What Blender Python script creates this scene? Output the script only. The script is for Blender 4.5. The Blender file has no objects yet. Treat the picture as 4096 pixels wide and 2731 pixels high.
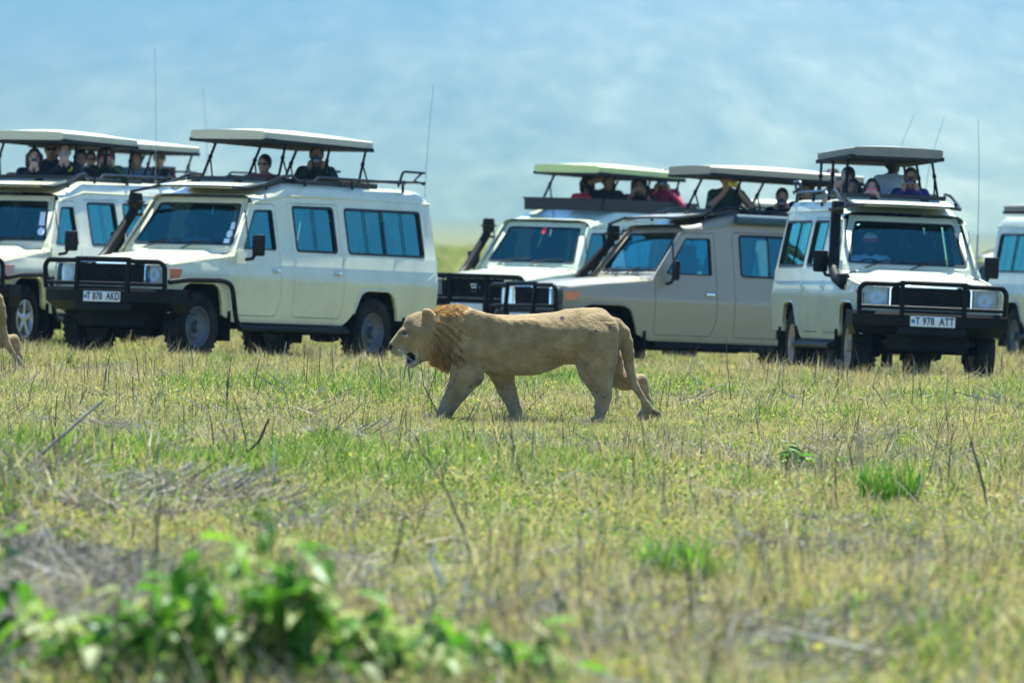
import bpy, bmesh, math, random
import numpy as np
from mathutils import Vector, Matrix
from mathutils.geometry import delaunay_2d_cdt
sc = bpy.context.scene
R = math.radians
rng = random.Random(7)
nrng = np.random.default_rng(11)

# ------------------------------------------------------------------ camera
LENS, CAM_H = 240.0, 2.05
PITCH, ROLL = R(1.2013), math.atan(0.0244)
fw_ = Vector((0, math.cos(PITCH), -math.sin(PITCH)))
rt0 = Vector((1, 0, 0)); up0 = rt0.cross(fw_)
rt_ = rt0 * math.cos(ROLL) + up0 * math.sin(ROLL)
up_ = up0 * math.cos(ROLL) - rt0 * math.sin(ROLL)
CAM = Vector((0, 0, CAM_H))
cam_d = bpy.data.cameras.new('camera'); cam = bpy.data.objects.new('camera', cam_d)
sc.collection.objects.link(cam); sc.camera = cam
m = Matrix((rt_, up_, -fw_)).transposed().to_4x4(); m.translation = CAM
cam.matrix_world = m
cam_d.lens = LENS; cam_d.sensor_width = 36; cam_d.clip_start = 1; cam_d.clip_end = 30000
cam_d.dof.use_dof = True; cam_d.dof.focus_distance = 62.0; cam_d.dof.aperture_fstop = 3.5

# ------------------------------------------------------------------ sky, sun, exposure
SUN_EL, SUN_AZ = R(66), R(9)          # sun stands behind the scene, a little to the right
world = bpy.data.worlds.new('World'); sc.world = world; world.use_nodes = True
wn = world.node_tree.nodes; wl = world.node_tree.links
sky = wn.new('ShaderNodeTexSky'); sky.sky_type = 'NISHITA'; sky.sun_disc = False
sky.sun_elevation = SUN_EL; sky.sun_rotation = SUN_AZ
sky.altitude = 1700; sky.air_density = 1.0; sky.dust_density = 0.15; sky.ozone_density = 6.0
wl.new(sky.outputs[0], wn['Background'].inputs[0]); wn['Background'].inputs[1].default_value = 0.080
sun_d = bpy.data.lights.new('sun', 'SUN'); sun = bpy.data.objects.new('sun', sun_d); sc.collection.objects.link(sun)
sun_d.energy = 5.0; sun_d.angle = R(0.53); sun_d.color = (1.0, 0.92, 0.74)
sdir = Vector((math.sin(SUN_AZ) * math.cos(SUN_EL), math.cos(SUN_AZ) * math.cos(SUN_EL), math.sin(SUN_EL)))
sun.rotation_euler = sdir.to_track_quat('Z', 'Y').to_euler(); sun.location = (20, 60, 60)
vs = sc.view_settings; sc.display_settings.display_device = 'sRGB'
vs.view_transform = 'Standard'; vs.look = 'None'; vs.gamma = 1.0; vs.use_curve_mapping = False
vs.exposure = 1.7
vs.use_white_balance = True; vs.white_balance_temperature = 5500; vs.white_balance_tint = 3   # the photograph's cool white balance
sc.render.engine = 'CYCLES'
cy = sc.cycles
cy.use_denoising = True
cy.max_bounces = 8; cy.diffuse_bounces = 3; cy.glossy_bounces = 3; cy.transmission_bounces = 4
cy.transparent_max_bounces = 14; cy.volume_bounces = 1; cy.caustics_reflective = False; cy.caustics_refractive = False
cy.sample_clamp_indirect = 6.0

# ------------------------------------------------------------------ helpers
FPX = LENS / 36 * 4096
def ray(px, py):
    """direction through a point of the photograph (4096 x 2731)"""
    return (fw_ + rt_ * ((px - 2048) / FPX) + up_ * ((1365.5 - py) / FPX))
def at(px, py, Y):
    d = ray(px, py); return CAM + d * (Y / d.y)

def link(o, parent=None):
    sc.collection.objects.link(o)
    if parent is not None: o.parent = parent
    return o
def tag(o, label=None, cat=None, group=None, kind=None):
    if label: o['label'] = label
    if cat: o['category'] = cat
    if group: o['group'] = group
    if kind: o['kind'] = kind
    return o
def empty(name, mat=None):
    o = bpy.data.objects.new(name, None); o.empty_display_size = 0.3; link(o)
    if mat is not None: o.matrix_world = mat
    return o
def mk(name, v, f, mat, parent=None, smooth=35, mi=None):
    me = bpy.data.meshes.new(name)
    me.from_pydata([tuple(p) for p in v], [], [tuple(p) for p in f])
    for q in (mat if isinstance(mat, (list, tuple)) else [mat]): me.materials.append(q)
    if mi is not None: me.polygons.foreach_set('material_index', np.asarray(mi, np.int32))
    if smooth:
        me.polygons.foreach_set('use_smooth', np.ones(len(me.polygons), bool))
        if smooth < 180: me.set_sharp_from_angle(angle=R(smooth))
    me.update()
    return link(bpy.data.objects.new(name, me), parent)

class MB:
    def __init__(s): s.v = []; s.f = []
    def add(s, v, f):
        n = len(s.v); s.v += [Vector(p) for p in v]; s.f += [[i + n for i in q] for q in f]; return s
    def box(s, c, d, rot=None, bev=0.0):
        x, y, z = d[0] / 2, d[1] / 2, d[2] / 2; c = Vector(c)
        if bev <= 0:
            v = [(-x, -y, -z), (x, -y, -z), (x, y, -z), (-x, y, -z), (-x, -y, z), (x, -y, z), (x, y, z), (-x, y, z)]
            f = [(0, 3, 2, 1), (4, 5, 6, 7), (0, 1, 5, 4), (1, 2, 6, 5), (2, 3, 7, 6), (3, 0, 4, 7)]
        else:
            bm = bmesh.new(); bmesh.ops.create_cube(bm, size=1.0, matrix=Matrix.Diagonal((d[0], d[1], d[2], 1)))
            bmesh.ops.bevel(bm, geom=bm.edges[:], offset=bev, segments=2, affect='EDGES', profile=0.6)
            bm.verts.index_update(); v = [q.co.copy() for q in bm.verts]; f = [[w.index for w in q.verts] for q in bm.faces]; bm.free()
        v = [Vector(p) for p in v]
        if rot is not None: v = [rot @ p for p in v]
        return s.add([p + c for p in v], f)
    def tube(s, path, r, n=8, cap=True):
        P = [Vector(p) for p in path]; k = len(P)
        rr = r if isinstance(r, (list, tuple)) else [r] * k
        ts = []
        for i in range(k):
            t = (P[min(i + 1, k - 1)] - P[max(i - 1, 0)]); ts.append(t.normalized() if t.length > 1e-9 else Vector((0, 0, 1)))
        a = Vector((0, 0, 1)) if abs(ts[0].z) < 0.9 else Vector((1, 0, 0))
        u = ts[0].cross(a).normalized(); v = []; f = []
        for i in range(k):
            u = (u - ts[i] * u.dot(ts[i])).normalized(); w = ts[i].cross(u)
            for j in range(n):
                an = 2 * math.pi * j / n
                v.append(P[i] + (u * math.cos(an) + w * math.sin(an)) * rr[i])
        for i in range(k - 1):
            for j in range(n):
                f.append((i * n + j, i * n + (j + 1) % n, (i + 1) * n + (j + 1) % n, (i + 1) * n + j))
        if cap: f.append(tuple(reversed(range(n)))); f.append(tuple(range((k - 1) * n, k * n)))
        return s.add(v, f)
    def lathe(s, prof, n, mat=None):
        """profile (radius, height) about z"""
        v = []; f = []; k = len(prof)
        for j in range(n):
            an = 2 * math.pi * j / n
            for r, h in prof: v.append(Vector((r * math.cos(an), r * math.sin(an), h)))
        for j in range(n):
            for i in range(k - 1):
                a, b = j * k + i, ((j + 1) % n) * k + i
                f.append((a, b, b + 1, a + 1))
        if mat is not None: v = [mat @ p for p in v]
        return s.add(v, f)
    def grid(s, rows, flip=False):
        k = len(rows[0]); v = [p for r in rows for p in r]; f = []
        for i in range(len(rows) - 1):
            for j in range(k - 1):
                q = (i * k + j, i * k + j + 1, (i + 1) * k + j + 1, (i + 1) * k + j)
                f.append(tuple(reversed(q)) if flip else q)
        return s.add(v, f)
    def prism(s, poly, fn, depth):
        """poly of 2D points; fn(a, b, t) -> 3D with t in 0, depth"""
        n = len(poly)
        v = [fn(a, b, 0) for a, b in poly] + [fn(a, b, depth) for a, b in poly]
        f = [tuple(range(n)), tuple(reversed(range(n, 2 * n)))] + [(i, i + n, (i + 1) % n + n, (i + 1) % n) for i in range(n)]
        return s.add(v, f)
    def build(s, name, mat, parent=None, smooth=35):
        o = mk(name, s.v, s.f, mat, parent, smooth)
        return o

def fixnormals(o):
    bm = bmesh.new(); bm.from_mesh(o.data); bmesh.ops.recalc_face_normals(bm, faces=bm.faces[:]); bm.to_mesh(o.data); bm.free(); return o
def bend(path, r, seg=4):
    """round the corners of a polyline"""
    P = [Vector(p) for p in path]; out = [P[0]]
    for i in range(1, len(P) - 1):
        a, b, c = P[i - 1], P[i], P[i + 1]
        d1 = (a - b); d2 = (c - b); q = min(r, d1.length * .45, d2.length * .45)
        p0 = b + d1.normalized() * q; p1 = b + d2.normalized() * q
        for k in range(seg + 1):
            t = k / seg; out.append(p0 * (1 - t) ** 2 + b * 2 * t * (1 - t) + p1 * t * t)
    out.append(P[-1]); return out
def rpoly(pts, r, seg=3):
    n = len(pts); out = []
    for i in range(n):
        a, b, c = Vector(pts[i - 1]), Vector(pts[i]), Vector(pts[(i + 1) % n])
        d1 = a - b; d2 = c - b; q = min(r, d1.length * .45, d2.length * .45)
        p0 = b + d1.normalized() * q; p1 = b + d2.normalized() * q
        for k in range(seg + 1):
            t = k / seg; p = p0 * (1 - t) ** 2 + b * 2 * t * (1 - t) + p1 * t * t; out.append((p.x, p.y))
    return out
def inset(poly, d):
    n = len(poly); P = [Vector(p) for p in poly]; out = []
    ar = sum(P[i].x * P[(i + 1) % n].y - P[(i + 1) % n].x * P[i].y for i in range(n)); sg = 1 if ar > 0 else -1
    for i in range(n):
        a, b, c = P[i - 1], P[i], P[(i + 1) % n]
        n1 = (b - a); n1 = Vector((-n1.y, n1.x)) * sg; n2 = (c - b); n2 = Vector((-n2.y, n2.x)) * sg
        if n1.length < 1e-9: n1 = n2
        if n2.length < 1e-9: n2 = n1
        q = (n1.normalized() + n2.normalized()); q = q.normalized() if q.length > 1e-6 else n1.normalized()
        k = max(.5, q.dot(n1.normalized()))
        o = b + q * (d / k); out.append((o.x, o.y))
    return out
def inpoly(x, y, poly):
    c = False; n = len(poly); j = n - 1
    for i in range(n):
        xi, yi = poly[i]; xj, yj = poly[j]
        if (yi > y) != (yj > y) and x < (xj - xi) * (y - yi) / (yj - yi) + xi: c = not c
        j = i
    return c
def sheet(outline, holes, fn, zl=(), xl=(), thick=0.02, nrm=(0, -1, 0), outward=1):
    """cut a 2D outline with holes, break it along zl / xl lines and map it with fn(x, z); returns an MB"""
    vs_ = []; ed = []
    for poly in [outline] + list(holes):
        n0 = len(vs_); vs_ += [Vector(p) for p in poly]; k = len(poly); ed += [(n0 + i, n0 + (i + 1) % k) for i in range(k)]
    x0 = min(p[0] for p in outline) - .01; x1 = max(p[0] for p in outline) + .01
    z0 = min(p[1] for p in outline) - .01; z1 = max(p[1] for p in outline) + .01
    for z in zl:
        if z0 < z < z1: vs_ += [Vector((x0, z)), Vector((x1, z))]; ed.append((len(vs_) - 2, len(vs_) - 1))
    for x in xl:
        if x0 < x < x1: vs_ += [Vector((x, z0)), Vector((x, z1))]; ed.append((len(vs_) - 2, len(vs_) - 1))
    V, E_, F, *_ = delaunay_2d_cdt(vs_, ed, [], 0, 1e-5)
    tri = []
    for t in F:
        cx = sum(V[i].x for i in t) / len(t); cz = sum(V[i].y for i in t) / len(t)
        if inpoly(cx, cz, outline) and not any(inpoly(cx, cz, h) for h in holes): tri.append(list(t))
    use = sorted({i for t in tri for i in t}); mp = {i: k for k, i in enumerate(use)}
    P = [Vector(fn(V[i].x, V[i].y)) for i in use]; tri = [[mp[i] for i in t] for t in tri]
    if outward > 0: tri = [t[::-1] for t in tri]
    mb = MB(); n = len(P); faces = list(tri)
    if thick:
        cnt = {}
        for t in tri:
            for i in range(len(t)):
                a, b = t[i], t[(i + 1) % len(t)]; cnt[(a, b)] = cnt.get((a, b), 0) + 1
        off = Vector(nrm) * thick; P2 = [p + off for p in P]
        for (a, b) in list(cnt):
            if (b, a) not in cnt: faces.append([b, a, a + n, b + n])
        P = P + P2
    mb.add(P, faces); return mb

# ------------------------------------------------------------------ materials
def newmat(name):
    m = bpy.data.materials.new(name); m.use_nodes = True; nt = m.node_tree
    return m, nt.nodes, nt.links, nt.nodes['Principled BSDF']
def pm(name, col, rough=.5, metal=0.0, coat=0.0, spec=.5, var=0.0, scale=8.0, bump=0.0, dust=None, sheen=0.0):
    m, N, L, b = newmat(name)
    b.inputs['Base Color'].default_value = (*col, 1); b.inputs['Roughness'].default_value = rough
    b.inputs['Metallic'].default_value = metal; b.inputs['Coat Weight'].default_value = coat; b.inputs['Coat Roughness'].default_value = .08
    b.inputs['Specular IOR Level'].default_value = spec; b.inputs['Sheen Weight'].default_value = sheen
    if var or bump or dust:
        tc = N.new('ShaderNodeTexCoord'); nz = N.new('ShaderNodeTexNoise'); nz.inputs['Scale'].default_value = scale; nz.inputs['Detail'].default_value = 5
        L.new(tc.outputs['Object'], nz.inputs['Vector'])
        mx = N.new('ShaderNodeMix'); mx.data_type = 'RGBA'
        lo = tuple(c * (1 - var) for c in col); hi = tuple(min(1, c * (1 + var)) for c in col)
        mx.inputs[6].default_value = (*lo, 1); mx.inputs[7].default_value = (*hi, 1)
        L.new(nz.outputs['Fac'], mx.inputs[0]); out = mx.outputs[2]
        if dust:
            n2 = N.new('ShaderNodeTexNoise'); n2.inputs['Scale'].default_value = 2.6; n2.inputs['Detail'].default_value = 7; n2.inputs['Roughness'].default_value = .68
            L.new(tc.outputs['Object'], n2.inputs['Vector'])
            mr = N.new('ShaderNodeMapRange'); mr.inputs[1].default_value = .45; mr.inputs[2].default_value = .75; mr.inputs[4].default_value = dust[1]
            L.new(n2.outputs['Fac'], mr.inputs[0])
            m2 = N.new('ShaderNodeMix'); m2.data_type = 'RGBA'; m2.inputs[7].default_value = (*dust[0], 1)
            L.new(mr.outputs[0], m2.inputs[0]); L.new(out, m2.inputs[6]); out = m2.outputs[2]
            ra = N.new('ShaderNodeMapRange'); ra.inputs[3].default_value = rough; ra.inputs[4].default_value = min(1, rough + .35)
            L.new(mr.outputs[0], ra.inputs[0]); L.new(ra.outputs[0], b.inputs['Roughness'])
        L.new(out, b.inputs['Base Color'])
        if bump:
            bp = N.new('ShaderNodeBump'); bp.inputs['Strength'].default_value = bump; bp.inputs['Distance'].default_value = .02
            L.new(nz.outputs['Fac'], bp.inputs['Height']); L.new(bp.outputs[0], b.inputs['Normal'])
    return m
def leafmat(name, cols, trans=.35, rough=.55, scale=3.0):
    """foliage: per-instance colour, thin and translucent"""
    m, N, L, b = newmat(name)
    oi = N.new('ShaderNodeObjectInfo'); ge = N.new('ShaderNodeNewGeometry')
    ad = N.new('ShaderNodeMath'); ad.operation = 'ADD'; L.new(oi.outputs['Random'], ad.inputs[0]); L.new(ge.outputs['Random Per Island'], ad.inputs[1])
    fr = N.new('ShaderNodeMath'); fr.operation = 'FRACT'; L.new(ad.outputs[0], fr.inputs[0])
    rp = N.new('ShaderNodeValToRGB'); L.new(fr.outputs[0], rp.inputs[0]); e = rp.color_ramp.elements
    e[0].position = 0; e[0].color = (*cols[0], 1); e[1].position = 1; e[1].color = (*cols[-1], 1)
    for i in range(1, len(cols) - 1): q = e.new(i / (len(cols) - 1)); q.color = (*cols[i], 1)
    L.new(rp.outputs[0], b.inputs['Base Color']); b.inputs['Roughness'].default_value = rough; b.inputs['Specular IOR Level'].default_value = .25
    tr = N.new('ShaderNodeBsdfTranslucent'); L.new(rp.outputs[0], tr.inputs[0]); ms = N.new('ShaderNodeMixShader'); ms.inputs[0].default_value = trans
    L.new(b.outputs[0], ms.inputs[1]); L.new(tr.outputs[0], ms.inputs[2]); L.new(ms.outputs[0], N['Material Output'].inputs[0])
    return m
def glassmat(name, tint, refl, rough=.02, gcol=(.9, .97, 1)):
    m, N, L, b = newmat(name); N.remove(b)
    tr = N.new('ShaderNodeBsdfTransparent'); tr.inputs[0].default_value = (*tint, 1)
    gl = N.new('ShaderNodeBsdfGlossy'); gl.inputs[0].default_value = (*gcol, 1); gl.inputs[1].default_value = rough
    fz = N.new('ShaderNodeFresnel'); fz.inputs[0].default_value = 1.5
    ad = N.new('ShaderNodeMath'); ad.operation = 'ADD'; ad.inputs[1].default_value = refl; ad.use_clamp = True; L.new(fz.outputs[0], ad.inputs[0])
    ms = N.new('ShaderNodeMixShader'); L.new(ad.outputs[0], ms.inputs[0]); L.new(tr.outputs[0], ms.inputs[1]); L.new(gl.outputs[0], ms.inputs[2])
    L.new(ms.outputs[0], N['Material Output'].inputs[0]); return m

DUST = (.40, .34, .25)
M = {}
M['cream'] = pm('paint_cream', (.72, .68, .45), .3, coat=.6, var=.03, scale=2, dust=(DUST, .35))
M['cream2'] = pm('paint_cream_dusty', (.54, .56, .42), .38, coat=.35, var=.04, scale=2, dust=(DUST, .5))
M['pale'] = pm('paint_pale_green', (.66, .70, .50), .3, coat=.5, var=.03, scale=2, dust=(DUST, .3))
M['tan'] = pm('paint_tan', (.34, .30, .21), .32, coat=.5, var=.03, scale=2, dust=(DUST, .35))
M['slab'] = pm('roof_slab', (.50, .48, .36), .45, var=.06, scale=5, dust=(DUST, .4))
M['slabtan'] = pm('roof_slab_tan', (.34, .30, .22), .45, var=.06, scale=5, dust=(DUST, .4))
M['slabgreen'] = pm('roof_slab_green', (.56, .62, .26), .45, var=.06, scale=5, dust=(DUST, .3))
M['slabdark'] = pm('roof_slab_dark', (.15, .15, .13), .5, var=.08, scale=5, dust=(DUST, .3))
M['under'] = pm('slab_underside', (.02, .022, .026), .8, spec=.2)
M['black'] = pm('black_steel', (.006, .006, .007), .45, spec=.12, var=.2, scale=9, dust=(DUST, .03))
M['tubes'] = pm('rack_steel', (.014, .015, .018), .3, metal=.4, var=.1)
M['plastic'] = pm('black_plastic', (.007, .007, .007), .55, spec=.15, var=.2, scale=10, dust=(DUST, .05))
M['rubber'] = pm('tyre_rubber', (.010, .010, .011), .85, spec=.1, var=.25, scale=14, bump=.3, dust=(DUST, .10))
M['rim'] = pm('steel_rim', (.10, .11, .13), .5, metal=.3, var=.1, dust=(DUST, .15))
M['alloy'] = pm('alloy_rim', (.55, .56, .58), .35, metal=.7, var=.08, dust=(DUST, .4))
M['rimbrown'] = pm('dusty_rim', (.38, .30, .22), .6, var=.12, dust=(DUST, .5))
M['seal'] = pm('window_rubber', (.012, .012, .013), .6)
M['glass'] = glassmat('window_glass', (.52, .74, .78), .13, gcol=(.42, 1.0, .95))
M['wglass'] = glassmat('windscreen_glass', (.74, .90, .93), .07, gcol=(.42, 1.0, .95))
M['chrome'] = pm('chrome', (.8, .82, .85), .12, metal=1.0)
M['grille'] = pm('grille_black', (.008, .008, .01), .6, spec=.2)
M['lamp'] = pm('lamp_reflector', (.22, .27, .33), .3, metal=.7)
M['housing'] = pm('lamp_housing', (.16, .18, .20), .35, metal=.4)
M['lens'] = glassmat('lamp_lens', (.75, .85, .95), .03)
M['amber'] = pm('amber_lens', (.62, .17, .05), .2, coat=.8)
M['interior'] = pm('interior_grey', (.03, .033, .036), .8, spec=.2)
M['seatm'] = pm('seat_fabric', (.02, .022, .026), .9, spec=.2, var=.2, scale=20)
M['chassis'] = pm('chassis_black', (.008, .008, .008), .8, spec=.15, var=.3, dust=(DUST, .06))
M['plate'] = pm('plate_white', (.72, .73, .72), .4)
M['ink'] = pm('plate_ink', (.012, .012, .014), .5)
M['flagg'] = pm('flag_green', (.05, .28, .12), .5)
M['flagb'] = pm('flag_blue', (.03, .10, .42), .5)
M['sticker'] = pm('sticker_paper', (.62, .72, .74), .5)
M['stickred'] = pm('sticker_red', (.72, .04, .06), .5)
M['whip'] = pm('antenna_whip', (.30, .32, .34), .5)
M['canvas'] = pm('rolled_canvas', (.05, .09, .12), .8, var=.2)

# ------------------------------------------------------------------ where the cars stand: x, y, z, heading, pitch, roll (degrees)
CARS = dict(
    A=(-6.736, 83.93, .021, 20.7, .62, .48), A2=(-7.72, 95.3, .03, 45.0, .9, .3), B=(-4.319, 79.195, .074, 32.55, 1.27, .29),
    C=(-.209, 93.62, -.178, 32.8, .87, .0), E=(.761, 86.63, -.183, 61.15, 1.24, 1.2), F=(4.647, 78.18, .037, -7.92, .9, -1.0),
    H=(8.815, 94.94, -.12, -12.5, .6, .36), G=(2.9, 128.0, -.62, 50.0, .5, .0), K=(10.3, 150.0, -1.05, 28.0, .5, .0))
def carmat(k):
    X, Y, Z, th, pi, ro = CARS[k]; th, pi, ro = R(th), R(pi), R(ro)
    hx = Vector((-math.sin(th), -math.cos(th), 0)); lf = Vector((math.cos(th), -math.sin(th), 0)); u = Vector((0, 0, 1))
    h2 = hx * math.cos(pi) + u * math.sin(pi); u2 = u * math.cos(pi) - hx * math.sin(pi)
    l2 = lf * math.cos(ro) + u2 * math.sin(ro); u3 = u2 * math.cos(ro) - lf * math.sin(ro)
    mm = Matrix((h2, l2, u3)).transposed().to_4x4(); mm.translation = (X, Y, Z); return mm
CM = {k: carmat(k) for k in CARS}
def sstep(a, b, x):
    t = np.clip((x - a) / (b - a), 0, 1); return t * t * (3 - 2 * t)
def gz(x, y):
    """height of the ground"""
    x = np.asarray(x, float); y = np.asarray(y, float)
    base = -.55 * sstep(100, 150, y) - .5 * sstep(150, 260, y) - np.interp(y, [330, 450, 800, 1500, 2600, 4000, 6500], [0, .25, 2.2, 6.0, 9.5, 13.0, 17.0])
    base = base + (.035 * np.sin(x * .9 + y * .23 + 1.0) * np.sin(y * .31 + x * .17) + .02 * np.sin(x * 2.3 + 1.7) * np.sin(y * 1.1 + .5)) * (1 - sstep(300, 700, y))
    num = base * .10; den = .10
    for k, (X, Y, Z, th, pi, ro) in CARS.items():
        th, pi, ro = R(th), R(pi), R(ro)
        hx, hy = -math.sin(th), -math.cos(th); lx, ly = math.cos(th), -math.sin(th)
        cx, cy_ = X - hx * 1.8, Y - hy * 1.8
        a = (x - X) * hx + (y - Y) * hy; b = (x - X) * lx + (y - Y) * ly
        a0 = np.clip(a, -4.6, .9); b0 = np.clip(b, -1.2, 1.2)
        dd = (a - a0) ** 2 + (b - b0) ** 2
        w = np.exp(-dd / (2 * 1.3 ** 2))
        num = num + w * (Z + math.tan(pi) * a0 + math.tan(ro) * b0); den = den + w
    return num / den
def ground_at(px, py):
    d = ray(px, py); t = 5.0
    for i in range(60):
        p = CAM + d * t; z = float(gz(p.x, p.y)); t += (p.z - z) / max(1e-4, -d.z) * .8
        t = min(max(t, 5), 400)
    p = CAM + d * t; return Vector((p.x, p.y, float(gz(p.x, p.y))))

# ------------------------------------------------------------------ ground sheet and far slope
def groundmat():
    m, N, L, b = newmat('savanna_ground'); tc = N.new('ShaderNodeTexCoord')
    def noise(sc_, det, rough=.6):
        n = N.new('ShaderNodeTexNoise'); n.inputs['Scale'].default_value = sc_; n.inputs['Detail'].default_value = det; n.inputs['Roughness'].default_value = rough
        L.new(tc.outputs['Object'], n.inputs['Vector']); return n
    a = noise(.9, 8, .7); c = noise(.09, 6, .65); d = noise(14, 4, .6)
    r1 = N.new('ShaderNodeValToRGB'); L.new(a.outputs['Fac'], r1.inputs[0]); e = r1.color_ramp.elements
    e[0].position = .3; e[0].color = (.05, .045, .03, 1); e[1].position = .72; e[1].color = (.26, .21, .11, 1); q = e.new(.5); q.color = (.13, .125, .055, 1)
    r2 = N.new('ShaderNodeValToRGB'); L.new(c.outputs['Fac'], r2.inputs[0]); e = r2.color_ramp.elements
    e[0].position = .35; e[0].color = (.09, .125, .045, 1); e[1].position = .65; e[1].color = (.18, .17, .09, 1)
    mx = N.new('ShaderNodeMix'); mx.data_type = 'RGBA'; mx.inputs[0].default_value = .5; L.new(r1.outputs[0], mx.inputs[6]); L.new(r2.outputs[0], mx.inputs[7])
    L.new(mx.outputs[2], b.inputs['Base Color']); b.inputs['Roughness'].default_value = .95; b.inputs['Specular IOR Level'].default_value = .1
    bp = N.new('ShaderNodeBump'); bp.inputs['Strength'].default_value = .6; bp.inputs['Distance'].default_value = .05; L.new(d.outputs['Fac'], bp.inputs['Height']); L.new(bp.outputs[0], b.inputs['Normal'])
    return m
def hillmat():
    m, N, L, b = newmat('far_slope'); tc = N.new('ShaderNodeTexCoord'); mp = N.new('ShaderNodeMapping'); mp.inputs['Scale'].default_value = (1.0, .07, 1); mp.inputs['Rotation'].default_value = (0, 0, .35); L.new(tc.outputs['Object'], mp.inputs[0])
    def noise(sc_, det, rough=.6):
        n = N.new('ShaderNodeTexNoise'); n.inputs['Scale'].default_value = sc_; n.inputs['Detail'].default_value = det; n.inputs['Roughness'].default_value = rough
        L.new(mp.outputs[0], n.inputs['Vector']); return n
    a = noise(.014, 10, .7); c = noise(.0016, 5, .6)
    r1 = N.new('ShaderNodeValToRGB'); L.new(a.outputs['Fac'], r1.inputs[0]); e = r1.color_ramp.elements
    e[0].position = .34; e[0].color = (.05, .08, .045, 1); e[1].position = .68; e[1].color = (.46, .41, .25, 1); q = e.new(.5); q.color = (.20, .21, .11, 1)
    r2 = N.new('ShaderNodeValToRGB'); L.new(c.outputs['Fac'], r2.inputs[0]); e = r2.color_ramp.elements
    e[0].position = .36; e[0].color = (.10, .14, .08, 1); e[1].position = .64; e[1].color = (.36, .33, .20, 1)
    mx = N.new('ShaderNodeMix'); mx.data_type = 'RGBA'; mx.inputs[0].default_value = .55; L.new(r1.outputs[0], mx.inputs[6]); L.new(r2.outputs[0], mx.inputs[7])
    sx = N.new('ShaderNodeSeparateXYZ'); L.new(tc.outputs['Object'], sx.inputs[0]); n3 = noise(.0011, 4); ad = N.new('ShaderNodeMath'); ad.operation = 'MULTIPLY_ADD'; ad.inputs[1].default_value = 900; L.new(n3.outputs['Fac'], ad.inputs[0]); L.new(sx.outputs[0], ad.inputs[2])
    mr = N.new('ShaderNodeMapRange'); mr.inputs[1].default_value = -250; mr.inputs[2].default_value = 750; mr.inputs[3].default_value = .65; mr.inputs[4].default_value = 0; L.new(ad.outputs[0], mr.inputs[0])
    wd = N.new('ShaderNodeMix'); wd.data_type = 'RGBA'; wd.inputs[7].default_value = (.035, .065, .045, 1); L.new(mr.outputs[0], wd.inputs[0]); L.new(mx.outputs[2], wd.inputs[6])   # wooded slope on the left, open grass on the right
    L.new(wd.outputs[2], b.inputs['Base Color']); b.inputs['Roughness'].default_value = .95; b.inputs['Specular IOR Level'].default_value = .05
    return m
def sheet_mesh(name, ys, wfun, zfun, mat, nx=150):
    t = np.linspace(-1, 1, nx); u = t * (.25 + .75 * t * t)
    Y = np.repeat(np.array(ys)[:, None], nx, 1); X = u[None, :] * np.array([wfun(y) for y in ys])[:, None]
    Z = zfun(X, Y); v = np.stack([X, Y, Z], -1).reshape(-1, 3); n = len(ys)
    i, j = np.meshgrid(np.arange(n - 1), np.arange(nx - 1), indexing='ij'); a = (i * nx + j).ravel()
    f = np.stack([a, a + 1, a + 1 + nx, a + nx], -1)
    me = bpy.data.meshes.new(name); me.from_pydata(v.tolist(), [], f.tolist()); me.materials.append(mat)
    me.polygons.foreach_set('use_smooth', np.ones(len(f), bool)); me.update()
    return link(bpy.data.objects.new(name, me))
ys = list(np.arange(-40, 20, 4.0)) + list(np.arange(20, 160, .7)) + list(160 * 1.045 ** np.arange(0, 84))
ground = sheet_mesh('ground', ys, lambda y: 60 + .7 * max(y, 0), gz, groundmat()); tag(ground, kind='structure')
def hz(x, y):
    a = np.maximum(y - 5200, 0)
    z = -20 + .046 * a + .0000016 * a * a
    z = z + sstep(5400, 7000, y) * (16 * np.sin(x * .0011 + y * .0006) + 10 * np.sin(x * .0032 - y * .0013 + 1.1) + 5 * np.sin(x * .008 + y * .003) + 3 * np.sin(x * .019 - y * .004))
    return z - .012 * x * sstep(5400, 7500, y)
hill = sheet_mesh('hillside', list(np.linspace(4600, 15000, 220)), lambda y: 900 + .5 * y, hz, hillmat(), 160); tag(hill, kind='structure')

# ------------------------------------------------------------------ the hazy air
hb = MB().box((0, 7450, 420), (17600, 15200, 1100))
haze = hb.build('haze', pm('tmp', (1, 1, 1)), None, 0); tag(haze, kind='stuff')
hm = bpy.data.materials.new('haze_air'); hm.use_nodes = True; hn = hm.node_tree; hn.nodes.remove(hn.nodes['Principled BSDF'])
pv = hn.nodes.new('ShaderNodeVolumePrincipled'); pv.inputs['Color'].default_value = (.165, .30, .47, 1); pv.inputs['Density'].default_value = .00014; pv.inputs['Anisotropy'].default_value = .2
hn.links.new(pv.outputs[0], hn.nodes['Material Output'].inputs['Volume']); haze.data.materials.clear(); haze.data.materials.append(hm)

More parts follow.
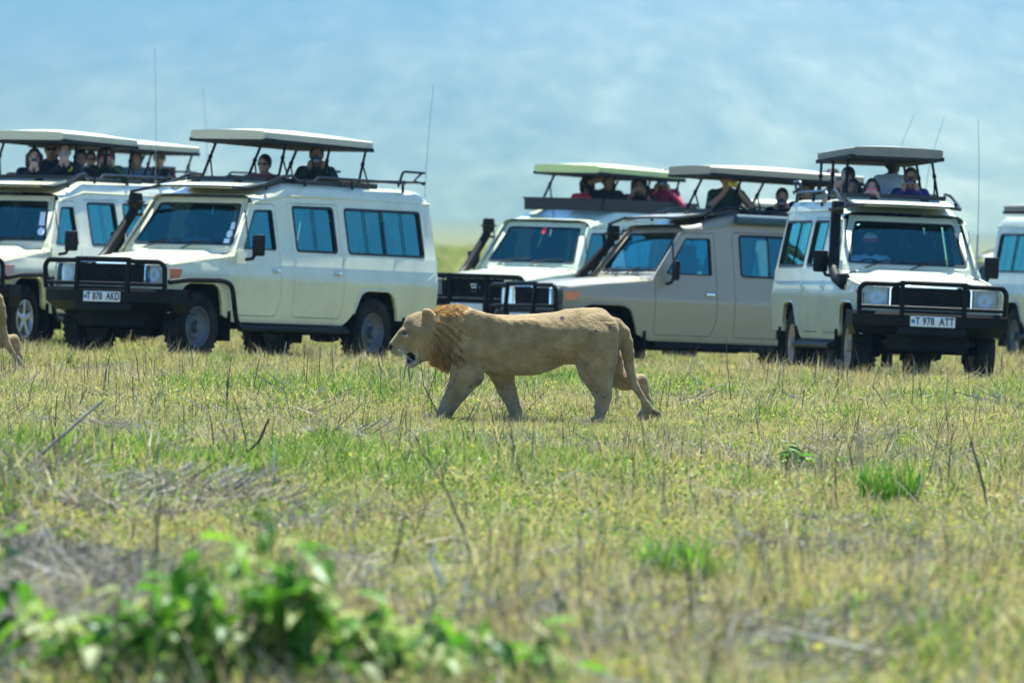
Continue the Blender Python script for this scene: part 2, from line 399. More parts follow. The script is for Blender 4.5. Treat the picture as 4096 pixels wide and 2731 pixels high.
# ------------------------------------------------------------------ safari cars (x forward, y left, z up; origin on the ground under the front axle)
WB = 3.64
SIDE = [(.40, .795), (.50, .835), (.72, .853), (.75, .858), (.96, .868), (1.01, .872), (1.05, .858), (1.14, .848), (1.15, .842), (1.28, .836), (1.31, .822), (1.97, .700), (2.1, .68)]
ZL = [.50, .735, .745, .96, 1.01, 1.05, 1.142, 1.152, 1.28, 1.31, 1.6]
def yw(x, z):
    for i in range(len(SIDE) - 1):
        if z <= SIDE[i + 1][0] or i == len(SIDE) - 2:
            a, b = SIDE[i], SIDE[i + 1]; t = (z - a[0]) / (b[0] - a[0]); t = max(0, t); y = a[1] + (b[1] - a[1]) * t; break
    if x > -.6: y -= .055 * max(0, min(1, (x + .6) / 1.25)) ** 2
    if x < -4.6: y -= .03 * min(1, (-4.6 - x) / .4) ** 2
    return y
def zg(x):  # rain gutter
    return 1.875 + (1.975 - 1.875) * max(0, min(1, (-1.17 - x) / .72))
def ztop(x):  # roof crown
    if x > -1.2: return 1.965
    t = max(0, min(1, (-1.2 - x) / .85)); z = 1.965 + .185 * (t * t * (3 - 2 * t))
    if x < -4.75: z -= .16 * min(1, (-4.75 - x) / .27) ** 2
    return z
def sidefn(side, off=0.0):
    return lambda x, z: (x, side * (yw(x, z) + off), z)
DOOR_F = [(-.705, .555), (-.705, 1.285), (-1.135, 1.85), (-1.60, 1.865), (-1.60, .74), (-1.52, .555)]
DOOR_R = [(-1.875, .555), (-1.875, 1.885), (-2.92, 1.90), (-2.92, .74), (-2.86, .555)]
WIN_F = [(-.87, 1.325), (-1.185, 1.79), (-1.545, 1.80), (-1.545, 1.325)]
WIN_R = [(-1.965, 1.32), (-1.965, 1.865), (-2.835, 1.875), (-2.835, 1.32)]
WIN_Q = [(-3.06, 1.32), (-3.06, 1.875), (-4.72, 1.885), (-4.72, 1.32)]
def arch(cx, z0, up, w=.50):
    p = [(w + .06, z0 - .05), (w - .02, .62), (.36, .86), (.24, up), (-.24, up), (-.36, up - .06), (-w + .05, .66), (-w + .02, z0 - .05)]
    return [(cx + a, b) for a, b in p]

def wheel_meshes():
    tyre = MB(); prof = [(.225, -.085), (.26, -.105), (.31, -.118), (.365, -.112), (.392, -.098), (.40, -.07), (.40, .07), (.392, .098), (.365, .112), (.31, .118), (.26, .105), (.225, .085)]
    rot = Matrix.Rotation(R(-90), 4, 'X')     # lathe z -> +y
    tyre.lathe(prof, 40, rot)
    for i in range(34):
        a = 2 * math.pi * i / 34
        for s, o in ((-1, 0), (1, .5), (0, .25)):
            an = a + o * 2 * math.pi / 34
            Rm = Matrix.Rotation(-an, 3, 'Y')
            tyre.box(Rm @ Vector((.404, s * .07, 0)), (.022, .062, .036 if s else .026), Rm)
    rim = MB(); rim.lathe([(.24, .09), (.232, .102), (.222, .10), (.212, .075), (.19, .045), (.165, .030), (.135, .040), (.12, .062), (.095, .064), (.085, .058), (.06, .058), (.055, .12), (.04, .128), (0, .128)], 32, rot)
    rim.lathe([(.235, -.09), (.2, -.06), (.08, -.05), (.0, -.05)], 20, rot)
    for i in range(6):
        a = 2 * math.pi * i / 6; rim.tube([(.075 * math.cos(a), .055, .075 * math.sin(a)), (.075 * math.cos(a), .08, .075 * math.sin(a))], .011, 6)
    al = MB(); al.lathe([(.24, .09), (.232, .104), (.218, .104), (.205, .07), (.198, .0), (.198, -.085)], 32, rot); al.lathe([(.075, .0), (.075, .085), (.05, .095), (0, .095)], 18, rot)
    for i in range(5):
        a = 2 * math.pi * i / 5 + .3; Rm = Matrix.Rotation(-a, 3, 'Y')
        al.box(Rm @ Vector((.14, .075, 0)), (.16, .03, .062), Rm, .01)
    al.lathe([(.2, -.07), (.0, -.05)], 18, rot)
    return tyre, rim, al
TYRE, RIM, ALLOY = wheel_meshes()
WCACHE = {}
def wheel(root, x, y, side, kind, steer=0.0, z=.40, name='wheel', lie=False):
    key = kind
    if key not in WCACHE:
        rm = {'steel': M['rim'], 'alloy': M['alloy'], 'brown': M['rimbrown']}[kind]
        t = TYRE.build('tyre', M['rubber'], None, 40); r = (ALLOY if kind == 'alloy' else RIM).build('rim', rm, None, 40)
        fixnormals(t); fixnormals(r); WCACHE[key] = (t.data, r.data); bpy.data.objects.remove(t); bpy.data.objects.remove(r)
    td, rd = WCACHE[key]
    w = bpy.data.objects.new(name, td); link(w, root)
    w.location = (x, y, z); w.rotation_euler = (0, rng.uniform(0, 6), 0) if side > 0 else (0, rng.uniform(0, 6), math.pi)
    w.rotation_mode = 'ZYX' if False else 'XYZ'
    if lie: w.rotation_euler = (0, rng.uniform(0, 6), math.pi / 2)
    else: w.rotation_euler = (0, rng.uniform(0, 6), (0 if side > 0 else math.pi) + steer)
    r = bpy.data.objects.new('rim', rd); link(r, w)
    return w

def window(root, poly, side, glass, panes, fr=.028, r=.06, off=0.0):
    rp = rpoly(poly, r); inn = rpoly(inset(poly, fr), r * .7)
    w = sheet(rp, [inn], sidefn(side, .006 + off), thick=.035, nrm=(0, -side, 0), outward=side).build('window', M['seal'], root, 0)
    x0 = max(p[0] for p in inn); x1 = min(p[0] for p in inn); n = len(panes) + 1
    cuts = [x0 + .0] + [x0 + (x1 - x0) * t for t in panes] + [x1]
    z0 = min(p[1] for p in inn); z1 = max(p[1] for p in inn)
    for i in range(n):
        a, b = cuts[i], cuts[i + 1]; dep = -.012 if i % 2 == 0 else -.024
        # clip the inner outline between a and b
        pts = []
        k = len(inn)
        def clip(P, c, keep):
            out = []
            for q in range(len(P)):
                p, s = P[q], P[(q + 1) % len(P)]
                ip, is_ = keep(p[0]), keep(s[0])
                if ip: out.append(p)
                if ip != is_: t = (c - p[0]) / (s[0] - p[0]); out.append((c, p[1] + t * (s[1] - p[1])))
            return out
        pp = inn
        if i > 0: pp = clip(pp, a, lambda x: x <= a)
        if i < n - 1: pp = clip(pp, b, lambda x: x >= b)
        sheet(pp, [], sidefn(side, dep + off), thick=0, outward=side).build('pane', glass, w, 0)
        if i > 0:
            mbx = MB(); zz = (z0 + z1) / 2
            rows = [[(a + d, side * (yw(a, z) + .002 + off), z) for d in (-.013, .013)] for z in (z0, zz, z1)]
            mbx.grid(rows, flip=side < 0); mbx.build('divider', M['seal'], w, 0)
    return w

def textmesh(name, s, size, mat, parent, matrix, space=1.0):
    cu = bpy.data.curves.new(name, 'FONT'); cu.body = s; cu.size = size; cu.align_x = 'CENTER'; cu.align_y = 'CENTER'; cu.extrude = .0015; cu.space_character = space; cu.offset = .0022
    o = bpy.data.objects.new(name, cu); sc.collection.objects.link(o); dg = bpy.context.evaluated_depsgraph_get()
    me = bpy.data.meshes.new_from_object(o.evaluated_get(dg)); bpy.data.objects.remove(o)
    me.materials.clear(); me.materials.append(mat); q = bpy.data.objects.new(name, me); link(q, parent); q.matrix_local = matrix; return q

def safari_car(key, label, paint='cream', slab='slab', wheels='steel', rail=False, plate=None, snorkel='hat', rack=True, bar='hoop', popup=True, coam=False, antennas=(), seats=True, steer=0.0, extra=(), lowpop=False, awning=False, hatch=True):
    root = empty('safari_car', CM[key]); tag(root, label, 'safari car', 'safari cars parked around the lion')
    P = M[paint]; SL = M[slab]
    def bd(mb, name, mat, par=root, sm=35): return mb.build(name, mat, par, sm)
    # ---- sides
    zl = ZL; xl = [x * .25 - 5 for x in range(0, 24)]
    for s in (1, -1):
        out = [(.60, .66)] + [(.60, 1.10), (-.05, 1.17), (-.66, 1.235), (-.70, 1.30), (-1.13, 1.872)]
        out += [(-1.17, zg(-1.17)), (-1.89, zg(-1.89)), (-3.4, 1.975), (-5.0, 1.975), (-5.01, 1.2), (-4.985, .60), (-4.90, .56)]
        ra = arch(-WB, .60, .905); fa = arch(0, .60, .915, .48)
        out += [p for p in reversed(ra)] + [(-2.95, .47), (-.66, .47)] + [p for p in reversed(fa)] + [(.53, .66)]
        g = lambda q: inset(q, -.007)
        holes = [rpoly(g(DOOR_F), .05), rpoly(g(DOOR_R), .05), rpoly(WIN_Q, .06)]
        bd(sheet(out, holes, sidefn(s), zl, xl, .035, (0, -s, 0), s), 'side_panel', P)
        for ar in (fa, ra):
            lip = MB(); pth = [(x, s * (yw(x, z) + .004), z) for x, z in ar if z > .56]; lip.tube(bend(pth, .08), .017, 6); bd(lip, 'arch_lip', P, sm=60)
        for dr, wn_, nm in ((DOOR_F, WIN_F, 'front'), (DOOR_R, WIN_R, 'rear')):
            d = bd(sheet(rpoly(dr, .045), [rpoly(wn_, .03 if nm == 'front' else .06)], sidefn(s, -.001), zl, xl, .03, (0, -s, 0), s), 'door', P)
            xh = -1.50 if nm == 'front' else -2.80
            hb_ = MB(); hb_.box((xh, s * (yw(xh, 1.09) + .014), 1.085), (.13, .03, .032), None, .009)
            bd(hb_, 'handle', M['chrome'], d)
        window(root, WIN_F, s, M['glass'], [.13], .016, .03)
        window(root, WIN_R, s, M['glass'], [.5])
        window(root, WIN_Q, s, M['glass'], [.25, .5, .75])
        gt = MB(); gp = [(-1.15, 1.855), (-1.19, zg(-1.19) + .006), (-1.89, 1.982), (-5.0, 1.982)]
        gt.tube([(x, s * (yw(x, z) + .012), z) for x, z in gp], .013, 5); bd(gt, 'rain_gutter', P, sm=60)
        # mirror
        mr = MB(); mr.box((-.90, s * 1.01, 1.37), (.07, .17, .25), Matrix.Rotation(s * -.25, 3, 'Z'), .025)
        mr.tube([(-.86, s * .86, 1.20), (-.87, s * .95, 1.215), (-.89, s * .98, 1.28)], .022, 6); bd(mr, 'mirror', M['plastic'])
        # mud flaps and step
        for xf in (-.56, -WB - .60): fl = MB(); fl.box((xf, s * .75, .42), (.02, .25, .35)); bd(fl, 'mud_flap', M['chassis'])
        st = MB(); st.box((-1.85, s * .80, .44), (2.3, .14, .045), None, .01)
        st.tube([(-.72, s * .90, .40), (-2.98, s * .90, .40)], .034, 8); st.tube([(-1.2, s * .5, .44), (-1.2, s * .9, .40)], .02, 6); st.tube([(-2.6, s * .5, .44), (-2.6, s * .9, .40)], .02, 6)
        bd(st, 'side_step', M['black'])
        if rail:
            rl = MB(); rl.tube(bend([(.66, s * .86, .90), (.40, s * .925, .935), (-.30, s * .93, .945), (-.50, s * .93, .90), (-.60, s * .93, .50), (-.74, s * .90, .40)], .1), .030, 8); bd(rl, 'side_rail', M['black'])
        # indicator on the wing corner
        ind = MB(); pts = [(.595, 1.055), (.36, 1.055), (.43, .955), (.595, .94)]
        ind.prism(pts, lambda x, z, t: (x, s * (yw(x, z) - .02 + t), z), .032); fixnormals(bd(ind, 'indicator_lamp', M['amber'], sm=0))
    # ---- roof
    xs = [-1.15, -1.2, -1.35, -1.5, -1.7, -1.9, -2.05, -2.2, -2.6, -3.2, -3.8, -4.2, -4.6, -4.75, -4.86, -4.95, -5.0, -5.02]
    rows = []; cut = []
    for x in xs:
        zt = ztop(x); g0 = zg(x) + .004; yb = yw(x, g0); row = []
        hcr = zt - g0
        for q, (fy, fz) in enumerate([(1, 0), (.985, .30), (.955, .58), (.90, .80), (.80, .92), (.66, .965), (.45, .985), (.2, 1.0), (0, 1.0)]): row.append((x, yb * fy, g0 + hcr * fz))
        rows.append(row + [(a, -b, c) for a, b, c in reversed(row[:-1])])
    rf = MB(); k = len(rows[0]); v = [p for r in rows for p in r]; f = []
    for i in range(len(rows) - 1):
        for j in range(k - 1):
            if -3.9 < xs[i] - .01 and xs[i] < -1.75 and 5 <= j <= k - 7 and popup: continue
            f.append((i * k + j, (i + 1) * k + j, (i + 1) * k + j + 1, i * k + j + 1))
    rf.add(v, f); ro_ = bd(rf, 'roof', P, sm=50); fixnormals(ro_)
    # ---- rear end
    rr = MB(); ys_ = [-.84, -.6, 0, .6, .84]
    rows = [[(-5.0 - .0, (yw(-5, z) - .001) * t, z) for t in (1, .7, 0, -.7, -1)] for z in (.56, .9, 1.2, 1.31, 1.65, 1.975)]
    rr.grid(rows); rbp = MB(); rbp.box((-5.05, 0, .50), (.12, 1.5, .13), None, .02); bd(rbp, 'rear_bumper', M['black']); fixnormals(bd(rr, 'rear_panel', P))
    for s in (1, -1): tl = MB(); tl.box((-5.02, s * .74, .86), (.04, .09, .26)); bd(tl, 'tail_lamp', M['amber'])
    wheel(root, -5.14, .12, 1, wheels, 0, 1.05, 'spare_wheel', True)
    # ---- bonnet, wings, cowl
    bn = MB(); rows = []
    for x in [.60, .585, .55, .4, .2, 0, -.2, -.4, -.6, -.69]:
        z0 = 1.135 + .115 * (.6 - x) / 1.29; drop = .05 * max(0, (x - .54) / .06) ** 2
        row = []
        for y in [0, .2, .36, .42, .47, .52, .62, .70, .745]:
            b_ = .042 * (1 - sstep(.38, .50, y)); z = z0 + float(b_) * max(.15, min(1, (.6 - x) / .5)) - drop - .02 * max(0, (y - .6) / .145) ** 2
            row.append((x, y, z))
        rows.append(row[::-1] + [(a, -b, c) for a, b, c in row[1:]])
    bn.grid(rows); bo = bd(bn, 'bonnet', P, sm=60); fixnormals(bo)
    for s in (1, -1):
        wg = MB(); rows = []
        for x in [.60, .585, .55, .3, .05, -.2, -.45, -.69]:
            z0 = 1.135 + .115 * (.6 - x) / 1.29; drop = .05 * max(0, (x - .54) / .06) ** 2
            zs = 1.10 + .07 * max(0, min(1, (.60 - x) / .65)) if x > -.05 else 1.17 + .065 * (-.05 - x) / .61
            ye = yw(x, zs)
            rows.append([(x, s * .752, z0 - .026 - drop), (x, s * (.752 + (ye - .752) * .5), z0 - .032 - drop), (x, s * (.752 + (ye - .752) * .88), (z0 - .045 + zs) / 2 - drop * .5), (x, s * ye, zs - .001)])
        wg.grid(rows, flip=s > 0); fixnormals(bd(wg, 'wing_top', P, sm=60))
    cw = MB(); cw.grid([[(-.685, y, 1.238 + .03 * (1 - (y / .8) ** 2)) for y in (.80, .5, 0, -.5, -.80)], [(-.74, y, 1.262 + .03 * (1 - (y / .8) ** 2)) for y in (.81, .5, 0, -.5, -.81)], [(-.775, y, 1.335) for y in (.80, .5, 0, -.5, -.80)]])
    fixnormals(bd(cw, 'cowl_panel', P))
    # ---- windscreen frame and glass
    def wsf(a, b): return (-.775 - .40 * b + .02 * (1 - a * a) * 1.0, a * (.80 - .155 * b), 1.325 + .565 * b)
    wo = [(-1, 0), (1, 0), (1, 1.06), (-1, 1.06)]; wi = rpoly([(-.90, .07), (.90, .07), (.885, .94), (-.885, .94)], .06)
    axs = [-.9, -.6, -.3, 0, .3, .6, .9]
    fixnormals(bd(sheet(wo, [wi], wsf, (), axs, .03, (-.03, 0, 0), -1), 'windscreen_frame', P, sm=60))
    wi2 = rpoly(inset([(-.90, .07), (.90, .07), (.885, .94), (-.885, .94)], .03), .05)
    sh = lambda o: (lambda a, b: tuple(Vector(wsf(a, b)) + Vector((o, 0, o * .6))))
    ws = sheet(wi, [wi2], sh(.006), (), axs, .02, (-1, 0, 0), -1).build('windscreen', M['seal'], root, 0); fixnormals(ws)
    sheet(wi2, [], sh(-.006), (), axs, 0, outward=-1).build('pane', M['wglass'], ws, 180)
    for i, (a0, a1) in enumerate(((-.62, -.1), (.05, .62))):
        wp = MB(); p0 = Vector(sh(.02)(a0 - .02, -.04)); p1 = Vector(sh(.03)(a0 + .30, .13)); wp.tube([p0, p1], .008, 5)
        wp.tube([Vector(sh(.016)(a0 + .08, .10)), Vector(sh(.016)(a0 + .62, .15))], .007, 5); bd(wp, 'wiper', M['seal'])
    for (a, b, w_, h_, rd, mt) in extra:
        stk = MB(); n = 16 if rd else 4; pl = [(math.cos(2 * math.pi * q / n + (0 if rd else math.pi / 4)) * (1 if rd else 1.414), math.sin(2 * math.pi * q / n + (0 if rd else math.pi / 4)) * (1 if rd else 1.414)) for q in range(n)]
        stk.add([sh(.003)(a + x * w_, b + y * h_) for x, y in pl], [list(range(n))]); bd(stk, 'sticker', mt, ws, 0)
    # ---- front: grille, lamps
    gp = MB(); gp.box((.55, 0, .93), (.06, 1.56, .38)); bd(gp, 'front_panel', P)
    gr = MB(); gr.box((.575, 0, .985), (.03, .92, .23)); go = bd(gr, 'grille', M['grille'])
    for q in range(5):
        gb = MB(); gb.box((.597, 0, .895 + q * .045), (.02, .90, .012 if q != 2 else .03)); bd(gb, 'grille_bar', M['plastic'], go)
    ch = MB(); ch.tube(bend([(.60, .47, .86), (.60, .47, 1.105), (.60, -.47, 1.105), (.60, -.47, .86)], .05), .016, 6); bd(ch, 'grille_surround', M['chrome'] if bar == 'hoop' else M['plastic'], go)
    em = MB()
    for (ry, rz, oz, rr_) in ((.085, .058, 0, .008), (.032, .056, 0, .007), (.06, .022, .026, .007)):
        em.tube([(.618, ry * math.cos(q * math.pi / 8), .985 + oz + rz * math.sin(q * math.pi / 8)) for q in range(17)], rr_, 5, False)
    bd(em, 'emblem', M['chrome'] if bar != 'hoop' else M['plastic'], go)
    for s in (1, -1):
        hl = MB(); hl.box((.575, s * .635, .985), (.05, .29, .22), None, .012); hlo = bd(hl, 'headlight', M['housing'])
        rf2 = MB(); rot = Matrix.Translation((.604, s * .62, .985)) @ Matrix.Rotation(R(90), 4, 'Y'); rf2.lathe([(.098, .0), (.10, .008), (.085, .002), (.05, -.001), (.02, .004), (0, .008)], 20, rot); bd(rf2, 'reflector', M['lamp'], hlo, 60)
        ln = MB(); ln.grid([[(.622 - .02 * abs(y - .635) * 4, s * y, z) for y in (.50, .56, .635, .70, .77)] for z in (.885, .985, 1.085)]); bd(ln, 'lens', M['lens'], hlo, 180)
    # ---- bumper and bull bar
    bp = MB()
    prof = [(-.92, .34), (-.90, .62), (-.62, .74), (.62, .74), (.90, .62), (.92, .34)]
    lo = [(y * .93, x - .05) for y, x in prof]
    for zs_, pr in (((.60, .80), prof),):
        v = []
        for y, x in prof: v.append((x, y, .82))
        for y, x in prof: v.append((x + .03, y, .78))
        for y, x in prof: v.append((x + .02, y, .66))
        for y, x in lo: v.append((x - .04, y, .56))
        for y, x in lo: v.append((x - .20, y, .54))
        n = 6; f = [(a * n + i, a * n + i + 1, (a + 1) * n + i + 1, (a + 1) * n + i) for a in range(4) for i in range(n - 1)]
        f.append((0, 1, 2, 3, 4, 5)); f.append(tuple(range(4 * n, 5 * n)))
        f += [(a * n, (a + 1) * n, (a + 1) * n + n - 1, a * n + n - 1) for a in ()]
        bp.add(v, f)
    bp.box((.70, 0, .60), (.10, .8, .10), None, .02)
    fixnormals(bd(bp, 'bumper', M['black'], sm=30))
    bb = MB()
    if bar == 'hoop':
        for s in (1, -1):
            bb.tube(bend([(.72, s * .84, .80), (.74, s * .85, 1.06), (.745, s * .80, 1.125), (.75, s * .42, 1.125), (.755, s * .34, 1.145), (.755, 0, 1.145)], .09), .03, 8)
            bb.tube([(.745, s * .84, .865), (.775, s * .4, .865), (.775, 0, .865)], .022, 8)
            bb.box((.775, s * .36, .97), (.045, .05, .40), Matrix.Rotation(R(-4), 3, 'Y'), .008)
        bb.tube([(.775, -.36, .82), (.775, .36, .82)], .018, 6)
    else:
        for s in (1, -1):
            bb.tube(bend([(.70, s * .88, .62), (.74, s * .88, 1.08), (.745, s * .83, 1.15), (.75, 0, 1.15)], .09), .032, 8)
            bb.box((.765, s * .30, .92), (.05, .05, .52), None, .008)
        for z in (.70, .82, .87): bb.tube([(.755, -.87, z), (.755, .87, z)], .02, 6)
        for q in range(7): bb.box((.742, 0, .915 + q * .032), (.012, 1.70, .016))
        for y in (-.72, -.56, -.42, -.14, 0, .14, .42, .56, .72): bb.box((.75, y, 1.0), (.016, .022, .27))
    bd(bb, 'bull_bar', M['black'], sm=60)
    if plate is not None:
        pl = MB(); pl.box((.778 if bar == 'hoop' else .79, 0 if key != 'F' else .0, .715), (.012, .52, .118), None, .004); po = bd(pl, 'number_plate', M['plate'])
        mm = Matrix.Translation((.786, .022, .715)) @ Matrix(((0, 0, 1), (1, 0, 0), (0, 1, 0))).to_4x4()
        if plate:
            t_ = textmesh('lettering', plate, .105, M['ink'], po, mm, 1.06); t_.scale = (.84, 1.12, 1); t_['kind'] = 'stuff'
        for nm, zz, mt in (('flag_upper', .728, 'flagg'), ('flag_lower', .706, 'flagb')):
            fg = MB(); fg.box((.7855, -.228, zz), (.003, .042, .02)); bd(fg, nm, M[mt], po, 0)
    # ---- wheels and underside
    for s in (1, -1):
        wheel(root, 0, s * .715, s, wheels, steer); wheel(root, -WB, s * .715, s, wheels)
    ub = MB()
    for s in (1, -1): ub.box((-2.1, s * .42, .62), (5.4, .09, .14))
    for x in (0, -WB): ub.tube([(x, -.70, .40), (x, .70, .40)], .055, 8); ub.box((x, .12, .40), (.30, .30, .26), None, .08)
    for x in (0, -WB):
        for s in (1, -1): ub.box((x, s * .5, .47), (1.15, .07, .05)); ub.tube([(x - .12, s * .55, .42), (x - .2, s * .5, .85)], .035, 6)
    ub.box((-1.1, .1, .52), (1.0, .45, .26), None, .05); ub.box((-2.55, -.1, .55), (1.0, .8, .28), None, .05); ub.tube([(-.3, -.3, .42), (-2.4, -.25, .45), (-4.9, -.5, .45)], .035, 6)
    ub.tube([(-1.2, 0, .48), (-WB, .1, .42)], .04, 6); ub.box((.42, 0, .62), (.2, 1.0, .2)); ub.box((.1, 0, .78), (.8, .7, .35)); ub.tube([(.2, -.62, .38), (.2, .62, .38)], .02, 6)
    ub.box((.18, 0, .50), (.85, .95, .26), None, .06); ub.box((-.75, -.3, .50), (.6, .5, .24), None, .05); ub.box((-4.5, 0, .55), (.7, 1.1, .26), None, .05); ub.box((-1.9, .45, .52), (.8, .4, .22), None, .05)
    bd(ub, 'underbody', M['chassis'])
    fl = MB(); fl.box((-2.85, 0, .72), (4.2, 1.56, .05)); fl.box((.0, 0, .93), (1.15, .9, .25)); fl.box((-.62, 0, .95), (.04, 1.5, .45))
    for x in (0, -WB):
        for s in (1, -1):
            pth = [(a, .62 if b < .62 else b + .012) for a, b in arch(x, .60, .93)]
            fl.grid([[(a, s * .80, b) for a, b in pth], [(a, s * .50, b) for a, b in pth]])
    bd(fl, 'floor_pan', M['chassis'])
    # ---- cabin
    da = MB(); da.box((-.86, 0, 1.17), (.34, 1.46, .20), None, .05); da.box((-.86, -.38, 1.27), (.2, .34, .08), None, .03); bd(da, 'dashboard', M['interior'])
    sw = MB(); ce = Vector((-1.08, -.38, 1.25)); Rm = Matrix.Rotation(R(62), 3, 'Y')
    sw.tube([ce + Rm @ Vector((.19 * math.cos(q * math.pi / 10), .19 * math.sin(q * math.pi / 10), 0)) for q in range(21)], .014, 6, False); sw.box(ce, (.30, .05, .02), Rm); sw.box(ce, (.05, .34, .02), Rm); sw.tube([ce, (-.85, -.38, 1.12)], .025, 6); bd(sw, 'steering_wheel', M['interior'])
    for x, y in [(-1.55, .38), (-1.55, -.38)] + ([(-3.95, .42), (-3.95, -.42)] if seats else []):
        se = MB(); se.box((x, y, .92), (.5, .48, .18), None, .05); se.box((x - .27, y, 1.27), (.14, .46, .62), Matrix.Rotation(R(-10), 3, 'Y'), .05); se.box((x - .34, y, 1.65), (.10, .26, .18), Matrix.Rotation(R(-10), 3, 'Y'), .04)
        bd(se, 'seat', M['seatm'])
    bc = MB()
    for s in (1, -1): bc.box((-2.82, s * .40, .81), (2.0, .52, .16), None, .04)
    bc.box((-2.82, 0, .90), (2.05, 1.35, .035)); bd(bc, 'bench', M['seatm'])
    # ---- snorkel
    if snorkel:
        sn = MB()
        if snorkel == 'hat':
            sn.tube(bend([(-.28, -.87, 1.10), (-.52, -.905, 1.22), (-.98, -.88, 1.70), (-1.04, -.88, 1.80)], .1), [.055] * 3 + [.06] * 7 + [.06] * 2 if False else .058, 10)
            sn.lathe([(.062, .0), (.085, .02), (.085, .07), (.10, .085), (.125, .09), (.125, .10), (.09, .105), (.078, .19), (.05, .20), (0, .20)], 16, Matrix.Translation((-1.05, -.88, 1.76)))
            sn.box((-1.0, -.80, 1.70), (.05, .14, .03))
        else:
            sn.tube(bend([(-.20, -.86, 1.10), (-.45, -.90, 1.17), (-.78, -.88, 1.28), (-1.16, -.80, 1.95)], .12), .062, 10)
            sn.box((-1.12, -.79, 2.0), (.16, .13, .16), None, .03); sn.box((-.28, -.86, 1.17), (.3, .12, .12), None, .03)
        bd(sn, 'snorkel', M['plastic'], sm=50)
    # ---- roof gear
    ra_ = MB()
    if rack:
        for s in (1, -1):
            ra_.tube(bend([(-1.02, s * .52, 2.045), (-1.10, s * .66, 2.03), (-1.45, s * .70, 2.09), (-1.80, s * .68, 2.20), (-2.05, s * .66, 2.22)], .08), .02, 6)
            ra_.tube(bend([(-2.05, s * .66, 2.22), (-2.12, s * .67, 2.16), (-2.5, s * .67, 2.16), (-2.6, s * .66, 2.22), (-4.5, s * .64, 2.22)], .06), .019, 6)
            ra_.tube(bend([(-4.35, s * .64, 2.17), (-4.45, s * .64, 2.36), (-4.95, s * .62, 2.36)], .05), .017, 6); ra_.tube([(-4.9, s * .62, 2.36), (-4.7, s * .64, 2.26), (-4.95, s * .62, 2.22)], .015, 6)
            for x in (-1.5, -2.3, -3.3, -4.4): ra_.tube([(x, s * .68, 2.03 if x > -1.6 else 2.10), (x, s * .675, 2.11 if x > -1.6 else 2.20)], .02, 6)
        ra_.box((-1.02, 0, 2.05), (.05, 1.06, .02)); ra_.tube([(-1.0, -.50, 2.05), (-1.0, -.92, 1.97)], .018, 6)
        for x in (-4.5, -4.75, -4.95): ra_.tube([(x, -.64, 2.24), (x, .64, 2.24)], .014, 6)
    if coam or popup:
        h0, h1 = (2.10, 2.26 if coam else 2.22)
        if coam:
            for s in (1, -1): ra_.box((-2.85, s * .64, (h0 + h1) / 2), (2.5, .03, h1 - h0)); ra_.box((-2.85, s * .645, h1), (2.52, .05, .03))
            ra_.box((-1.60, 0, (h0 + h1) / 2), (.03, 1.28, h1 - h0)); ra_.box((-1.58, 0, h1), (.05, 1.30, .03)); ra_.box((-4.1, 0, (h0 + h1) / 2), (.03, 1.28, h1 - h0))
        else:
            for s in (1, -1): ra_.box((-2.82, s * .57, 2.145), (2.3, .04, .09))
            ra_.box((-1.68, 0, 2.145), (.04, 1.16, .09)); ra_.box((-3.97, 0, 2.145), (.04, 1.16, .09))
    bd(ra_, 'roof_rack', M['tubes'], sm=50)
    if hatch and rack:
        fh = MB(); fo = rpoly([(-.60, 0), (.60, 0), (.60, .86), (-.60, .86)], .12)
        def fhf(a, b): return (-1.05 - b, a * (1 - .04 * b), 2.055 + .13 * b + .01 * (1 - a * a * 2))
        bm_ = sheet(fo, [], fhf, (.3, .6), (-.3, 0, .3), .03, (0, 0, -1), -1); ho = bd(bm_, 'front_hatch', P, sm=50); fixnormals(ho)
        for y in (-.3, .3):
            q = MB(); q.box((-1.45, y, 2.125), (.06, .09, .02), Matrix.Rotation(R(12), 3, 'Y')); bd(q, 'hatch_latch', M['plastic'], ho)
    if popup:
        zb0, zb1 = (2.63, 2.60) if not lowpop else (2.20, 2.20)
        x0, x1 = (-1.64, -3.94) if not lowpop else (-2.7, -5.2); hw = .56
        pt = MB(); rows = []
        for q in range(9):
            t = q / 8; x = x0 + (x1 - x0) * t; zb = zb0 + (zb1 - zb0) * t; e = .05 * (1 - (2 * t - 1) ** 2)
            w_ = hw - (.03 if q in (0, 8) else 0)
            row = [(x, w_ * .90, zb + .0), (x, w_, zb + .012), (x, w_ + .004, zb + .085), (x, w_ * .95, zb + .10)] + [(x, w_ * a, zb + .10 + (e + .012) * (1 - a * a)) for a in (.6, .25, 0)]
            rows.append(row + [(a, -b, c) for a, b, c in reversed(row[:-1])])
        pt.grid(rows); nr = len(rows[0])
        for r_ in (0, 8): pt.add(rows[r_], [list(range(nr)) if r_ == 0 else list(reversed(range(nr)))])
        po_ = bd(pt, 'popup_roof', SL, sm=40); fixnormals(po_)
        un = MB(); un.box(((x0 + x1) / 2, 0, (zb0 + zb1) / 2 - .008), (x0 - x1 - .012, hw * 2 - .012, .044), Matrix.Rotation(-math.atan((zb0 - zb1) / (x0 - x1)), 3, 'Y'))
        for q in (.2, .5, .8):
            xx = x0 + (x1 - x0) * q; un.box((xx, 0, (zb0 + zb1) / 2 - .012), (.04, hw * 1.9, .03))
        bd(un, 'roof_lining', M['under'], po_, 0)
